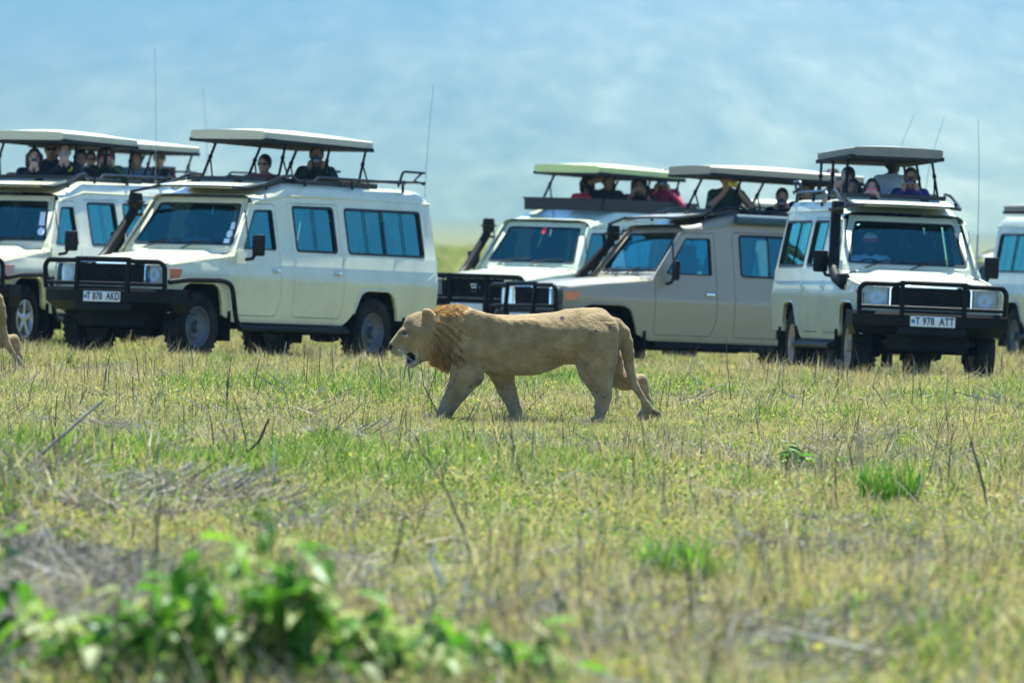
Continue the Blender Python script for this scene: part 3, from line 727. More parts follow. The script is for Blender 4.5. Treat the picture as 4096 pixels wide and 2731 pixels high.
        if not lowpop:
            for s in (1, -1):
                for xb in (-1.92, -2.85, -3.62):
                    q = MB(); top = xb - .22; tt = (top - x0) / (x1 - x0); zt_ = zb0 + (zb1 - zb0) * tt
                    b0 = Vector((xb, s * .55, 2.17 if not coam else 2.26)); b1 = Vector((top, s * .50, zt_ + .01)); q.tube([b0, b1], .017, 6)
                    mdl = b0.lerp(b1, .55); q.tube([mdl, (xb - .22, s * .55, 2.17 if not coam else 2.26)], .011, 5); q.tube([b0.lerp(b1, .52), b0.lerp(b1, .60)], .026, 6)
                    bd(q, 'strut', M['black'], sm=60)
    if awning:
        aw = MB(); aw.tube([(-1.9, .76, 2.06), (-2.0, .77, 2.06), (-3.9, .76, 2.06)], .065, 10); bd(aw, 'rolled_awning', M['canvas'], sm=60)
    for (x, y, z0, z1, dx) in antennas:
        an = MB(); p0 = Vector((x, y, z0)); p1 = Vector((x, y, z0 + .55)); an.tube([p0, p1], [.018, .012], 6)
        pts = [p1 + Vector((dx * t * t, 0, (z1 - z0 - .55) * t)) for t in (0, .25, .5, .75, 1)]; an.tube(pts, [.005, .0045, .004, .0035, .003], 5); an.box((x + .02, y, z0 + .05), (.14, .04, .05)); bd(an, 'antenna', M['whip'])
    return root

ST, SR = M['sticker'], M['stickred']
stB = [(.83, .47, .045, .075, False, ST), (.80, .30, .055, .085, True, ST), (.78, .14, .05, .06, False, ST)]
stA = [(.80, .60, .05, .10, False, ST), (.80, .45, .05, .05, False, ST), (.80, .27, .06, .09, True, ST)]
safari_car('B', 'cream safari car with plate T 878 AKD and a man photographing from its roof', 'cream', rail=True, plate='T 878  AKD', antennas=[(-5.08, .55, 1.3, 3.45, -.12)], extra=stB)
safari_car('A', 'cream safari car with alloy wheels, red phone held up under its raised roof', 'cream', wheels='alloy', rail=True, plate='', antennas=[(-5.06, .3, 1.5, 3.9, .1)], extra=stA)
safari_car('A2', 'cream safari car mostly hidden, boy in cap leaning from its roof', 'cream', plate='', wheels='alloy', antennas=[(-5.05, -.5, 1.5, 3.6, .15)])
safari_car('C', 'pale green-white safari car with mesh bull bar and red windscreen sticker', 'pale', 'slabgreen', bar='mesh', plate='', rack=False, coam=True, extra=[(.02, .86, .055, .085, True, SR)])
safari_car('E', 'tan safari car with orange indicator and dark blue rolled awning', 'tan', 'slabtan', plate='', awning=True, antennas=[(-5.05, .2, 1.5, 3.55, -.3), (-5.05, -.7, 1.5, 3.6, -.4)])
safari_car('F', 'cream safari car with plate T 978 ATT facing the lion head on', 'cream2', 'slabdark', wheels='brown', plate='T 978  ATT', snorkel='ram', antennas=[(-.75, .80, 1.2, 3.1, -.25)])
safari_car('H', 'cream safari car with its roof shut, dark curtained windows', 'cream2', 'slabdark', plate='', snorkel=None, popup=True, lowpop=True, rack=False, hatch=False)
safari_car('G', 'far-off cream safari car, only its raised roof showing over the tan car', 'cream', plate='', rack=False)
safari_car('K', 'far-off cream safari car with roof rack, glimpsed beside a black mirror', 'cream', plate='', popup=False)

# ------------------------------------------------------------------ implicit surfaces for animals and people
class SDF:
    def __init__(s, lo, hi, h):
        s.lo = np.array(lo, float); s.h = h; s.n = np.ceil((np.array(hi) - s.lo) / h).astype(int) + 1
        s.D = np.full(s.n, 1.0, np.float32); s.L = np.zeros(s.n, np.int8)
        s.ax = [s.lo[i] + h * np.arange(s.n[i]) for i in range(3)]
    def sub(s, lo, hi):
        a = np.clip(np.floor((np.array(lo) - s.lo) / s.h).astype(int), 0, s.n - 1); b = np.clip(np.ceil((np.array(hi) - s.lo) / s.h).astype(int) + 1, 1, s.n)
        sl = tuple(slice(a[i], max(b[i], a[i] + 1)) for i in range(3))
        x = s.ax[0][sl[0]][:, None, None]; y = s.ax[1][sl[1]][None, :, None]; z = s.ax[2][sl[2]][None, None, :]
        return sl, x, y, z
    def merge(s, sl, d, k, lab):
        D = s.D[sl]; d = d.astype(np.float32)
        near = d < D; s.L[sl] = np.where(near, lab, s.L[sl])
        if k > 0:
            h = np.clip(.5 + .5 * (D - d) / k, 0, 1); s.D[sl] = D + (d - D) * h - k * h * (1 - h)
        else: s.D[sl] = np.minimum(D, d)
    def cap(s, a, b, ra, rb, k=.03, lab=0):
        a = np.array(a, float); b = np.array(b, float); m = max(ra, rb) + k + 3 * s.h
        sl, x, y, z = s.sub(np.minimum(a, b) - m, np.maximum(a, b) + m)
        ab = b - a; t = np.clip(((x - a[0]) * ab[0] + (y - a[1]) * ab[1] + (z - a[2]) * ab[2]) / max(1e-9, ab @ ab), 0, 1)
        d = np.sqrt((x - a[0] - t * ab[0]) ** 2 + (y - a[1] - t * ab[1]) ** 2 + (z - a[2] - t * ab[2]) ** 2) - (ra + (rb - ra) * t)
        s.merge(sl, d, k, lab)
    def ell(s, c, r, k=.03, lab=0, rot=None, sub=False):
        c = np.array(c, float); r = np.array(r, float); m = r.max() + k + 3 * s.h
        sl, x, y, z = s.sub(c - m, c + m); X, Y, Z = x - c[0], y - c[1], z - c[2]
        if rot is not None:
            q = np.array(rot); X, Y, Z = (q[0, 0] * X + q[1, 0] * Y + q[2, 0] * Z, q[0, 1] * X + q[1, 1] * Y + q[2, 1] * Z, q[0, 2] * X + q[1, 2] * Y + q[2, 2] * Z)
        g = np.sqrt((X / r[0]) ** 2 + (Y / r[1]) ** 2 + (Z / r[2]) ** 2); d = (g - 1) * r.min()
        if sub:
            D = s.D[sl]; dd = (-d).astype(np.float32); hit = (dd > D) | (d < s.h * .6); s.L[sl] = np.where(hit, lab, s.L[sl]); s.D[sl] = np.maximum(D, dd)
        else: s.merge(sl, d, k, lab)
    def chain(s, pts, k=.03, lab=0):
        for a, b in zip(pts[:-1], pts[1:]): s.cap(a[:3], b[:3], a[3], b[3], k, lab)
    def mesh(s):
        D = s.D; S = D < 0; n = s.n
        c = [S[i:n[0] - 1 + i, j:n[1] - 1 + j, k:n[2] - 1 + k] for i in (0, 1) for j in (0, 1) for k in (0, 1)]
        sm = sum(q.astype(np.int8) for q in c); act = (sm > 0) & (sm < 8); I = np.argwhere(act); idx = np.full(act.shape, -1, np.int64); idx[tuple(I.T)] = np.arange(len(I))
        acc = np.zeros((len(I), 3)); cnt = np.zeros(len(I))
        cor = [(0, 0, 0), (1, 0, 0), (0, 1, 0), (1, 1, 0), (0, 0, 1), (1, 0, 1), (0, 1, 1), (1, 1, 1)]
        for a in range(8):
            for ax in range(3):
                if cor[a][ax] == 0:
                    o = np.array(cor[a]); o2 = o.copy(); o2[ax] = 1
                    da = D[tuple((I + o).T)]; db = D[tuple((I + o2).T)]; x = (da < 0) != (db < 0)
                    t = np.where(x, da / np.where(x, da - db, 1), 0); p = np.repeat(o[None].astype(float), len(I), 0); p[:, ax] = t
                    acc[x] += p[x]; cnt[x] += 1
        V = s.lo + s.h * (I + acc / cnt[:, None]); lab = s.L[tuple(np.minimum(np.round(I + acc / cnt[:, None]).astype(int), n - 1).T)]
        F = []
        for ax in range(3):
            u, v = [(1, 2), (2, 0), (0, 1)][ax]
            a = [slice(None)] * 3; b = [slice(None)] * 3; a[ax] = slice(0, -1); b[ax] = slice(1, None)
            sa, sb = S[tuple(a)], S[tuple(b)]; e = np.argwhere(sa != sb); e = e[(e[:, u] > 0) & (e[:, v] > 0) & (e[:, u] < n[u] - 1) & (e[:, v] < n[v] - 1)]
            du = np.zeros(3, int); du[u] = 1; dv = np.zeros(3, int); dv[v] = 1
            q = np.stack([idx[tuple((e - du - dv).T)], idx[tuple((e - dv).T)], idx[tuple(e.T)], idx[tuple((e - du).T)]], -1)
            fl = ~sa[tuple(e.T)]; q[fl] = q[fl][:, ::-1]; F.append(q)
        F = np.concatenate(F); F = F[(F >= 0).all(1)]
        return V, F, lab
def npmesh(name, V, F, mats, parent=None, mi=None, smooth=True):
    me = bpy.data.meshes.new(name); F = np.asarray(F); nf, k = F.shape
    me.vertices.add(len(V)); me.vertices.foreach_set('co', np.asarray(V, np.float32).ravel())
    me.loops.add(nf * k); me.loops.foreach_set('vertex_index', F.astype(np.int32).ravel())
    me.polygons.add(nf); me.polygons.foreach_set('loop_start', (np.arange(nf) * k).astype(np.int32))
    me.update(calc_edges=True)
    for q in mats: me.materials.append(q)
    if mi is not None: me.polygons.foreach_set('material_index', np.asarray(mi, np.int32))
    if smooth: me.polygons.foreach_set('use_smooth', np.ones(nf, bool))
    me.validate(); me.update()
    return link(bpy.data.objects.new(name, me), parent)
def setcol(o, C, name='Col'):
    a = o.data.color_attributes.new(name, 'FLOAT_COLOR', 'POINT'); a.data.foreach_set('color', np.concatenate([C, np.ones((len(C), 1))], 1).astype(np.float32).ravel())
def smoothlap(V, F, it=2, lam=.5):
    n = len(V)
    e = np.concatenate([np.stack([F[:, i], F[:, (i + 1) % F.shape[1]]], -1) for i in range(F.shape[1])])
    for _ in range(it):
        A = np.zeros_like(V); c = np.zeros(n)
        for k in range(3): A[:, k] = np.bincount(e[:, 0], V[e[:, 1], k], n) + np.bincount(e[:, 1], V[e[:, 0], k], n)
        c = np.bincount(e[:, 0], minlength=n) + np.bincount(e[:, 1], minlength=n); V = V + lam * (A / np.maximum(c, 1)[:, None] - V)
    return V
def vnormals(V, F):
    nr = np.cross(V[F[:, 2]] - V[F[:, 0]], V[F[:, 3]] - V[F[:, 1]]); N = np.zeros_like(V)
    for i in range(4):
        for k in range(3): N[:, k] += np.bincount(F[:, i], nr[:, k], len(V))
    return N / np.maximum(np.linalg.norm(N, axis=1), 1e-12)[:, None]

# ------------------------------------------------------------------ lion (faces -x, z up, origin on the ground; far side is +y)
LS = 440.0; cr, sr = math.cos(ROLL), math.sin(ROLL)
def Lp(px, py, y=0.0):
    dx, dy = px - 2030, py - 1700; return ((dx * cr + dy * sr) / LS, y, (-dy * cr + dx * sr) / LS)
def Z6(zx, zy, y=0.0): return Lp(1500 + zx / 1.96, 1150 + zy / 1.96, y)
def ZH(hx, hy, y=0.0): return Lp(1540 + hx / 5.226, 1200 + hy / 5.226, y)
def furmat():
    m, N, L, b = newmat('lion_coat'); at_ = N.new('ShaderNodeAttribute'); at_.attribute_name = 'Col'
    tc = N.new('ShaderNodeTexCoord'); mp = N.new('ShaderNodeMapping'); mp.inputs['Scale'].default_value = (30, 60, 60); L.new(tc.outputs['Object'], mp.inputs[0])
    nz = N.new('ShaderNodeTexNoise'); nz.inputs['Scale'].default_value = 1.6; nz.inputs['Detail'].default_value = 5; L.new(mp.outputs[0], nz.inputs['Vector'])
    n2 = N.new('ShaderNodeTexNoise'); n2.inputs['Scale'].default_value = 9; n2.inputs['Detail'].default_value = 4; L.new(tc.outputs['Object'], n2.inputs['Vector'])
    ad = N.new('ShaderNodeMath'); ad.operation = 'MULTIPLY_ADD'; ad.inputs[1].default_value = 1.1; ad.inputs[2].default_value = .45; L.new(nz.outputs['Fac'], ad.inputs[0])
    hs = N.new('ShaderNodeMix'); hs.data_type = 'RGBA'; hs.blend_type = 'MULTIPLY'; hs.inputs[0].default_value = 1; L.new(at_.outputs['Color'], hs.inputs[6]); L.new(ad.outputs[0], hs.inputs[7])
    m3 = N.new('ShaderNodeMapRange'); m3.inputs[1].default_value = .35; m3.inputs[2].default_value = .68; m3.inputs[4].default_value = .8; L.new(n2.outputs['Fac'], m3.inputs[0])
    m4 = N.new('ShaderNodeMix'); m4.data_type = 'RGBA'; m4.inputs[7].default_value = (.20, .125, .04, 1); L.new(m3.outputs[0], m4.inputs[0]); L.new(hs.outputs[2], m4.inputs[6])
    vo = N.new('ShaderNodeMath'); vo.operation = 'GREATER_THAN'; vo.inputs[1].default_value = .05; sp = N.new('ShaderNodeSeparateColor'); L.new(at_.outputs['Color'], sp.inputs[0]); L.new(sp.outputs[0], vo.inputs[0])
    m5 = N.new('ShaderNodeMix'); m5.data_type = 'RGBA'; L.new(vo.outputs[0], m5.inputs[0]); L.new(hs.outputs[2], m5.inputs[6]); L.new(m4.outputs[2], m5.inputs[7]); L.new(m5.outputs[2], b.inputs['Base Color']); b.inputs['Roughness'].default_value = .8; b.inputs['Specular IOR Level'].default_value = .2; b.inputs['Sheen Weight'].default_value = .25; b.inputs['Sheen Roughness'].default_value = .4
    bp = N.new('ShaderNodeBump'); bp.inputs['Strength'].default_value = .9; bp.inputs['Distance'].default_value = .016; L.new(nz.outputs['Fac'], bp.inputs['Height']); L.new(bp.outputs[0], b.inputs['Normal'])
    return m
M['fur'] = furmat()
def hairmat():
    m, N, L, b = newmat('lion_hair'); at_ = N.new('ShaderNodeAttribute'); at_.attribute_name = 'Col'; L.new(at_.outputs['Color'], b.inputs['Base Color']); b.inputs['Roughness'].default_value = .6; b.inputs['Specular IOR Level'].default_value = .3
    tr = N.new('ShaderNodeBsdfTranslucent'); L.new(at_.outputs['Color'], tr.inputs[0]); ms = N.new('ShaderNodeMixShader'); ms.inputs[0].default_value = .35
    L.new(b.outputs[0], ms.inputs[1]); L.new(tr.outputs[0], ms.inputs[2]); L.new(ms.outputs[0], N['Material Output'].inputs[0]); return m
M['hair'] = hairmat()
def build_lion():
    S = SDF((-1.18, -.36, -.05), (1.40, .36, 1.22), .0085)
    st = [(470, 172, 520, .15), (560, 160, 585, .19), (650, 155, 640, .215), (720, 158, 655, .23), (830, 188, 662, .24), (900, 208, 672, .245), (1050, 214, 690, .255), (1200, 207, 691, .26), (1300, 200, 680, .255), (1400, 192, 645, .245), (1500, 179, 600, .235), (1600, 170, 605, .225), (1700, 178, 610, .215), (1800, 199, 600, .195), (1880, 240, 560, .15), (1915, 280, 480, .08)]
    xs = []; zc = []; rz = []; ry = []
    for zx, t, b, w in st:
        p = Z6(zx, t); q = Z6(zx, b); xs.append((p[0] + q[0]) / 2); zc.append((p[2] + q[2]) / 2); rz.append((p[2] - q[2]) / 2); ry.append(w)
    sl, x, y, z = S.sub((xs[0] - .1, -.34, .3), (xs[-1] + .1, .34, 1.2)); xx = x[:, 0, 0]
    c_ = np.interp(xx, xs, zc)[:, None, None]; a_ = np.interp(xx, xs, rz)[:, None, None]; b_ = np.interp(xx, xs, ry)[:, None, None]
    ex = np.maximum(np.maximum(xs[0] - xx, xx - xs[-1]), 0)[:, None, None]
    zr = (z - c_) / a_; bb = b_ * (1 - .18 * np.clip(zr, -1, 1)) # fuller below than above
    d = (np.sqrt(np.abs(zr) ** 2.2 + np.abs(y / bb) ** 2.2) ** (2 / 2.2) - 1) * np.minimum(a_, bb) + ex
    S.merge(sl, d, 0, 0)
    # near side (-y) and far side limbs
    def limb(side, pts, k=.05): S.chain([(*Z6(a, b, side * w), r) for a, b, r, w in pts], k, 0)
    limb(-1, [(730, 380, .13, .10), (735, 520, .14, .12), (712, 660, .128, .135), (690, 740, .108, .14), (640, 820, .088, .14), (590, 900, .072, .14), (552, 975, .060, .14), (530, 1030, .058, .14)])
    S.ell(Z6(512, 1042, -.14), (.085, .065, .045), .03); S.ell(Z6(805, 705, -.15), (.05, .05, .06), .05)
    limb(1, [(900, 420, .12, .10), (960, 600, .12, .12), (1000, 700, .095, .13), (1032, 800, .078, .13), (1075, 890, .060, .13), (1100, 960, .054, .13), (1108, 1020, .054, .13)])
    S.ell(Z6(1085, 1040, .13), (.085, .062, .042), .03)
    limb(-1, [(1745, 400, .16, .10), (1745, 540, .165, .115), (1735, 640, .145, .13), (1755, 730, .108, .14), (1775, 800, .078, .14), (1790, 860, .058, .14), (1775, 930, .047, .14), (1755, 1010, .047, .14)], .06)
    S.ell(Z6(1725, 1050, -.14), (.09, .062, .042), .03)
    limb(1, [(1790, 480, .15, .10), (1830, 600, .13, .12), (1880, 700, .092, .13), (1960, 738, .072, .13), (2040, 742, .058, .13), (2088, 742, .050, .13), (2105, 800, .040, .13), (2125, 880, .038, .13), (2130, 960, .045, .13)], .05)
    S.ell(Z6(2100, 1010, .13), (.06, .055, .06), .03); S.ell(Z6(2098, 712, .13), (.03, .035, .035), .03)
    S.ell(Z6(1905, 440, 0), (.03, .04, .05), .02, 0)
    tail = [(1895, 285, .055, 0), (1950, 350, .054, -.01), (1972, 430, .056, -.02), (1982, 520, .054, -.02), (1990, 610, .044, -.02), (2012, 700, .040, -.02), (2046, 785, .034, -.02), (2085, 850, .027, -.01), (2130, 905, .022, 0), (2175, 960, .022, 0)]
    S.chain([(*Z6(a, b, w), r) for a, b, r, w in tail], .02, 0); S.ell(Z6(2200, 1000, 0), (.05, .035, .05), .02, 4)
    S.cap(Z6(1500, 240, 0), Z6(1750, 240, 0), .07, .09, .05)
    S.ell(Z6(765, 330, -.15), (.10, .07, .19), .03); S.ell(Z6(1730, 420, -.13), (.15, .075, .20), .03); S.ell(Z6(1640, 560, -.14), (.07, .06, .12), .04)
    for a_, b_, y_, r_ in ((785, 560, -.175, (.07, .05, .15)), (690, 500, -.16, (.06, .05, .16)), (1800, 520, -.165, (.075, .045, .20)), (1655, 520, -.16, (.06, .05, .17)), (1790, 300, -.12, (.10, .05, .09)), (1480, 430, -.19, (.16, .05, .12)), (1000, 420, -.195, (.16, .05, .20)), (1220, 440, -.20, (.14, .05, .20)), (880, 300, -.16, (.09, .05, .10))): S.ell(Z6(a_, b_, y_ * .93), r_, .055)
    # neck and head
    S.cap(ZH(820, 720), ZH(1500, 660), .165, .215, .06); S.cap(ZH(900, 950), ZH(1400, 1050), .13, .17, .06)
    S.ell(ZH(690, 610), (.135, .118, .128), .03)
    S.cap(ZH(600, 470), ZH(760, 420), .075, .08, .04)
    S.cap(ZH(440, 720), ZH(200, 965), .070, .040, .03); S.cap(ZH(500, 850), ZH(300, 1000), .085, .062, .03)
    for s in (-1, 1):
        S.ell(ZH(330, 1050, s * .035), (.075, .05, .048), .02); S.ell(ZH(720, 850, s * .06), (.115, .075, .13), .04)
        S.ell(ZH(470, 640, s * .055), (.05, .035, .025), .02); S.ell(ZH(560, 780, s * .07), (.06, .04, .05), .03)
    S.cap(ZH(740, 1120), ZH(560, 1320), .085, .042, .03, 3); S.ell(ZH(535, 1345), (.048, .045, .032), .02, 3)
    S.cap(ZH(380, 760), ZH(215, 930), .062, .050, .03); S.ell(ZH(265, 1015), (.068, .055, .066), .025)
    S.ell(ZH(135, 990), (.030, .040, .030), .004, 2)
    S.ell(ZH(525, 1195), (.044, .25, .046), 0, 1, None, True)
    S.ell(ZH(440, 1215), (.042, .25, .024), 0, 1, None, True)
    S.ell(ZH(560, 1200), (.05, .035, .05), .004, 1)
    S.ell(ZH(455, 1190, -.045), (.006, .006, .020), .003, 5); S.ell(ZH(455, 1190, .045), (.006, .006, .020), .003, 5)
    for s in (-1, 1):
        S.ell(ZH(425, 695, s * .083), (.024, .018, .016), .004, 2)
        a = R(35); q = [[math.cos(a), 0, -math.sin(a)], [0, 1, 0], [math.sin(a), 0, math.cos(a)]]
        S.ell(ZH(935, 370, s * .11), (.060, .030, .095), .015, 6, q); S.ell(ZH(900, 390, s * .148), (.040, .028, .070), 0, 7, q, True)
    V, F, lab = S.mesh(); V = smoothlap(V, F, 1, .4); N = vnormals(V, F)
    X_, Y_, Zz = V.T; rel = .0045 * np.sin(X_ * 31 + 3 * np.sin(Zz * 9)) * np.sin(Zz * 23 + 2 * np.sin(X_ * 13)) + .003 * np.sin(X_ * 67 + Zz * 31 + 2 * np.sin(Zz * 40)); rel *= .28 * ((Zz > .35) & (X_ > ZH(1000, 0)[0])); V = V + N * rel[:, None]; N = vnormals(V, F)
    # colours
    base = np.array([.38, .25, .10]); C = np.repeat(base[None], len(V), 0); x, y, z = V.T
    def lerp(C, col, w): return C + (np.array(col) - C) * w[:, None]
    nz = .5 + .5 * np.sin(x * 9 + 1.3 * np.sin(z * 7)) * np.sin(z * 11 + y * 9 + 2 * np.sin(x * 5))
    C = lerp(C, (.27, .185, .08), .4 * nz)
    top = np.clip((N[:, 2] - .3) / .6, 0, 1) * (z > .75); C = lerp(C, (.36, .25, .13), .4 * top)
    bel = np.clip((.62 - z) / .12, 0, 1) * np.clip((x + .5) / .2, 0, 1); C = lerp(C, (.38, .29, .16), .6 * bel)
    leg = np.clip((.42 - z) / .25, 0, 1); C = lerp(C, (.36, .30, .20), .7 * leg)
    # faint rosettes left on belly and thighs
    g = nrng.uniform((-.6, -.3, .25), (.95, .3, .62), (260, 3))
    for p in g:
        dd = ((V - p) ** 2).sum(1); C = lerp(C, (.13, .085, .035), .75 * np.clip(1 - dd / .028 ** 2, 0, 1))
    hx0, _, hz0 = ZH(600, 700)
    head = np.clip((ZH(1000, 0)[0] - x) / .06, 0, 1)
    C = lerp(C, (.32, .21, .10), .45 * head * np.clip((z - ZH(0, 900)[2]) / .1, 0, 1))
    chin = head * np.clip((ZH(0, 1010)[2] - z) / .05, 0, 1); C = lerp(C, (.46, .42, .35), .8 * chin)
    muz = np.exp(-(((V - np.array(ZH(330, 1070, 0))) / (.08, .2, .05)) ** 2).sum(1)); C = lerp(C, (.42, .35, .25), .6 * muz)
    mane = np.exp(-((x - ZH(1110, 0)[0]) / .065) ** 2) * np.clip((ZH(0, 600)[2] - z) / .10, 0, 1); C = lerp(C, (.15, .095, .045), .45 * mane)  # shade on the neck below the ear, painted into the coat colour
    for s in (-1, 1):
        e = np.array(ZH(425, 690, s * .085)); dd = ((V - e) / (.055, .06, .028)); C = lerp(C, (.06, .04, .025), .9 * np.exp(-(dd ** 2).sum(1)))
        e = np.array(ZH(430, 735, s * .085)); dd = ((V - e) / (.03, .05, .010)); C = lerp(C, (.70, .62, .5), .8 * np.exp(-(dd ** 2).sum(1)))
        e = np.array(ZH(940, 520, s * .12)); dd = ((V - e) / (.03, .05, .03)); C = lerp(C, (.03, .025, .02), .85 * np.exp(-(dd ** 2).sum(1)))
    for k, col in {1: (.012, .010, .010), 2: (.02, .016, .016), 3: (.40, .36, .30), 4: (.06, .035, .02), 5: (.6, .52, .38), 6: (.52, .33, .12), 7: (.40, .25, .10)}.items(): C[lab == k] = col
    for zx, zy, r in ((1465, 240, .022), (1730, 335, .013), (1840, 312, .012), (1408, 477, .007), (1345, 535, .007), (1868, 336, .006), (1790, 325, .006)):
        p = Z6(zx, zy); dd = np.hypot(x - p[0], z - p[2]); w = np.clip(1.4 - dd / r, 0, 1) * (y < 0); C = lerp(C, (.045, .015, .025), np.minimum(w * 1.5, 1)); w2 = np.exp(-((dd - r * 1.35) / (r * .35)) ** 2) * (y < 0); C = lerp(C, (.4, .35, .29), .3 * w2)
    nse = (((V - np.array(ZH(140, 985, 0))) / (.045, .06, .036)) ** 2).sum(1); C = lerp(C, (.015, .012, .012), np.clip(2.2 * (1.3 - nse), 0, 1))
    el = np.array(Z6(812, 735, -.15)); C = lerp(C, (.05, .035, .025), .9 * np.exp(-(((V - el) / (.035, .08, .05)) ** 2).sum(1)))
    root = npmesh('lion', V, F, [M['fur']]); setcol(root, C)
    # short hairs over the coat, a scruffy mane round the neck
    def strands(name, idx, length, dirs, wid, cols, segs=2, droop=0.0):
        n = len(idx); P = V[idx] - N[idx] * .004; D = dirs / np.linalg.norm(dirs, axis=1)[:, None]
        sd = np.cross(D, nrng.normal(size=(n, 3))); sd /= np.linalg.norm(sd, axis=1)[:, None]; vs = []; 
        Lh = length[:, None]; mid = P + D * Lh * .5; tip = P + D * Lh; tip[:, 2] -= droop * length; mid[:, 2] -= droop * .25 * length
        vv = np.stack([P - sd * wid, P + sd * wid, mid + sd * wid * .8, mid - sd * wid * .8, tip], 1).reshape(-1, 3)
        b = np.arange(n)[:, None] * 5; quads = b + np.array([[0, 1, 2, 3]]); tris = b + np.array([[3, 2, 4, 4]])
        me = bpy.data.meshes.new(name); me.from_pydata(vv.tolist(), [], quads.tolist() + tris[:, :3].tolist()); me.materials.append(M['hair']); me.update()
        o = link(bpy.data.objects.new(name, me), root); setcol(o, np.repeat(cols, 5, 0)); o['kind'] = 'stuff'; return o
    # per-vertex flow: backwards and a bit down
    coat = np.flatnonzero((lab == 0) | (lab == 6)); coat = nrng.choice(coat, min(11000, len(coat)), False)
    flow = np.stack([np.ones(len(coat)) * .8, np.zeros(len(coat)), -.35 - .4 * (z[coat] < .6)], 1); flow -= N[coat] * (flow * N[coat]).sum(1)[:, None]; flow = flow / np.linalg.norm(flow, axis=1)[:, None] + N[coat] * .22 + nrng.normal(size=flow.shape) * .10
    strands('coat_hair', coat, nrng.uniform(.012, .024, len(coat)), flow, .0022, C[coat] * nrng.uniform(.9, 1.3, (len(coat), 1)))
    xa, xb = ZH(900, 0)[0], ZH(1700, 0)[0]
    w = (x > xa) & (x < xb) & (lab == 0) & (z > .55)
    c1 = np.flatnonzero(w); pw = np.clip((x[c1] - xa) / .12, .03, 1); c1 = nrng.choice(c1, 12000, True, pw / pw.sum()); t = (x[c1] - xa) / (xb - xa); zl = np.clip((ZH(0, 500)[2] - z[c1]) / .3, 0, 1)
    fl = np.stack([.95 - .35 * zl, np.zeros(len(c1)), -.2 - .8 * zl], 1); fl -= N[c1] * (fl * N[c1]).sum(1)[:, None]; fl = fl / np.linalg.norm(fl, axis=1)[:, None]
    cl = np.sin(x[c1] * 90 + 3 * np.sin(z[c1] * 70) + y[c1] * 60) * .22; cl2 = np.sin(z[c1] * 110 + 2.5 * np.sin(x[c1] * 60)) * .22
    fl = fl + N[c1] * (.10 + .10 * np.sin(x[c1] * 57 + z[c1] * 83))[:, None] + np.stack([cl2, cl * .5, cl], 1) + nrng.normal(size=fl.shape) * .05
    up_m = (N[c1][:, 2] > .6); fl[up_m] += N[c1][up_m] * .25; ln = nrng.uniform(.045, .11, len(c1)) * (1 - .6 * np.clip((t - .4) / .6, 0, 1))
    cv = 1.1 + .2 * np.sin(x[c1] * 70 + z[c1] * 50 + 2 * np.sin(z[c1] * 37)); cc = (C[c1] * .5 + np.array([[.50, .29, .09]]) * .55) * (cv * (1 - .5 * zl) * nrng.uniform(.75, 1.25, len(c1)))[:, None]; strands('mane', c1, ln, fl, .0024, cc, droop=.2)  # strands darken downwards: shading of the lower neck put into the hair colour
    # beard under the throat
    w = (x > ZH(960, 0)[0]) & (x < ZH(1440, 0)[0]) & (N[:, 2] < -.1) & (z > .5) & (z < ZH(0, 950)[2]); c2 = nrng.choice(np.flatnonzero(w), 1500, True)
    fl = np.stack([.15 * np.ones(len(c2)), np.zeros(len(c2)), -np.ones(len(c2))], 1) + nrng.normal(size=(len(c2), 3)) * .18
    strands('throat_hair', c2, nrng.uniform(.03, .075, len(c2)), fl, .0035, np.array([[.50, .28, .09]]) * nrng.uniform(.6, 1.4, (len(c2), 1)))
    wh = MB()
    for s in (-1, 1):
        for q in range(7):
            p = Vector(ZH(330 + 20 * (q % 3), 1040 + 14 * q, s * .085)); wh.tube([p, p + Vector((-.02 + .015 * q, s * .06, .005 - .008 * q)), p + Vector((.0 + .035 * q, s * .10, -.01 - .02 * q))], [.0009, .0007, .0004], 3)
    wh.build('whiskers', pm('whisker', (.8, .78, .72), .4), root)
    return root
lion = build_lion()
LY = 62.0
lp = at(2030, 1700, LY); lion.location = (lp.x, LY, lp.z); LGZ = float(gz(lp.x, LY)); lion.location.z = min(lp.z, LGZ + .02)
tag(lion, 'male lion with a short scruffy mane striding past the cars, mouth open', 'lion', 'lions')
def copy_tree(o, parent=None):
    c = o.copy(); link(c, parent)
    for ch in [q for q in bpy.data.objects if q.parent == o]: copy_tree(ch, c)
    return c

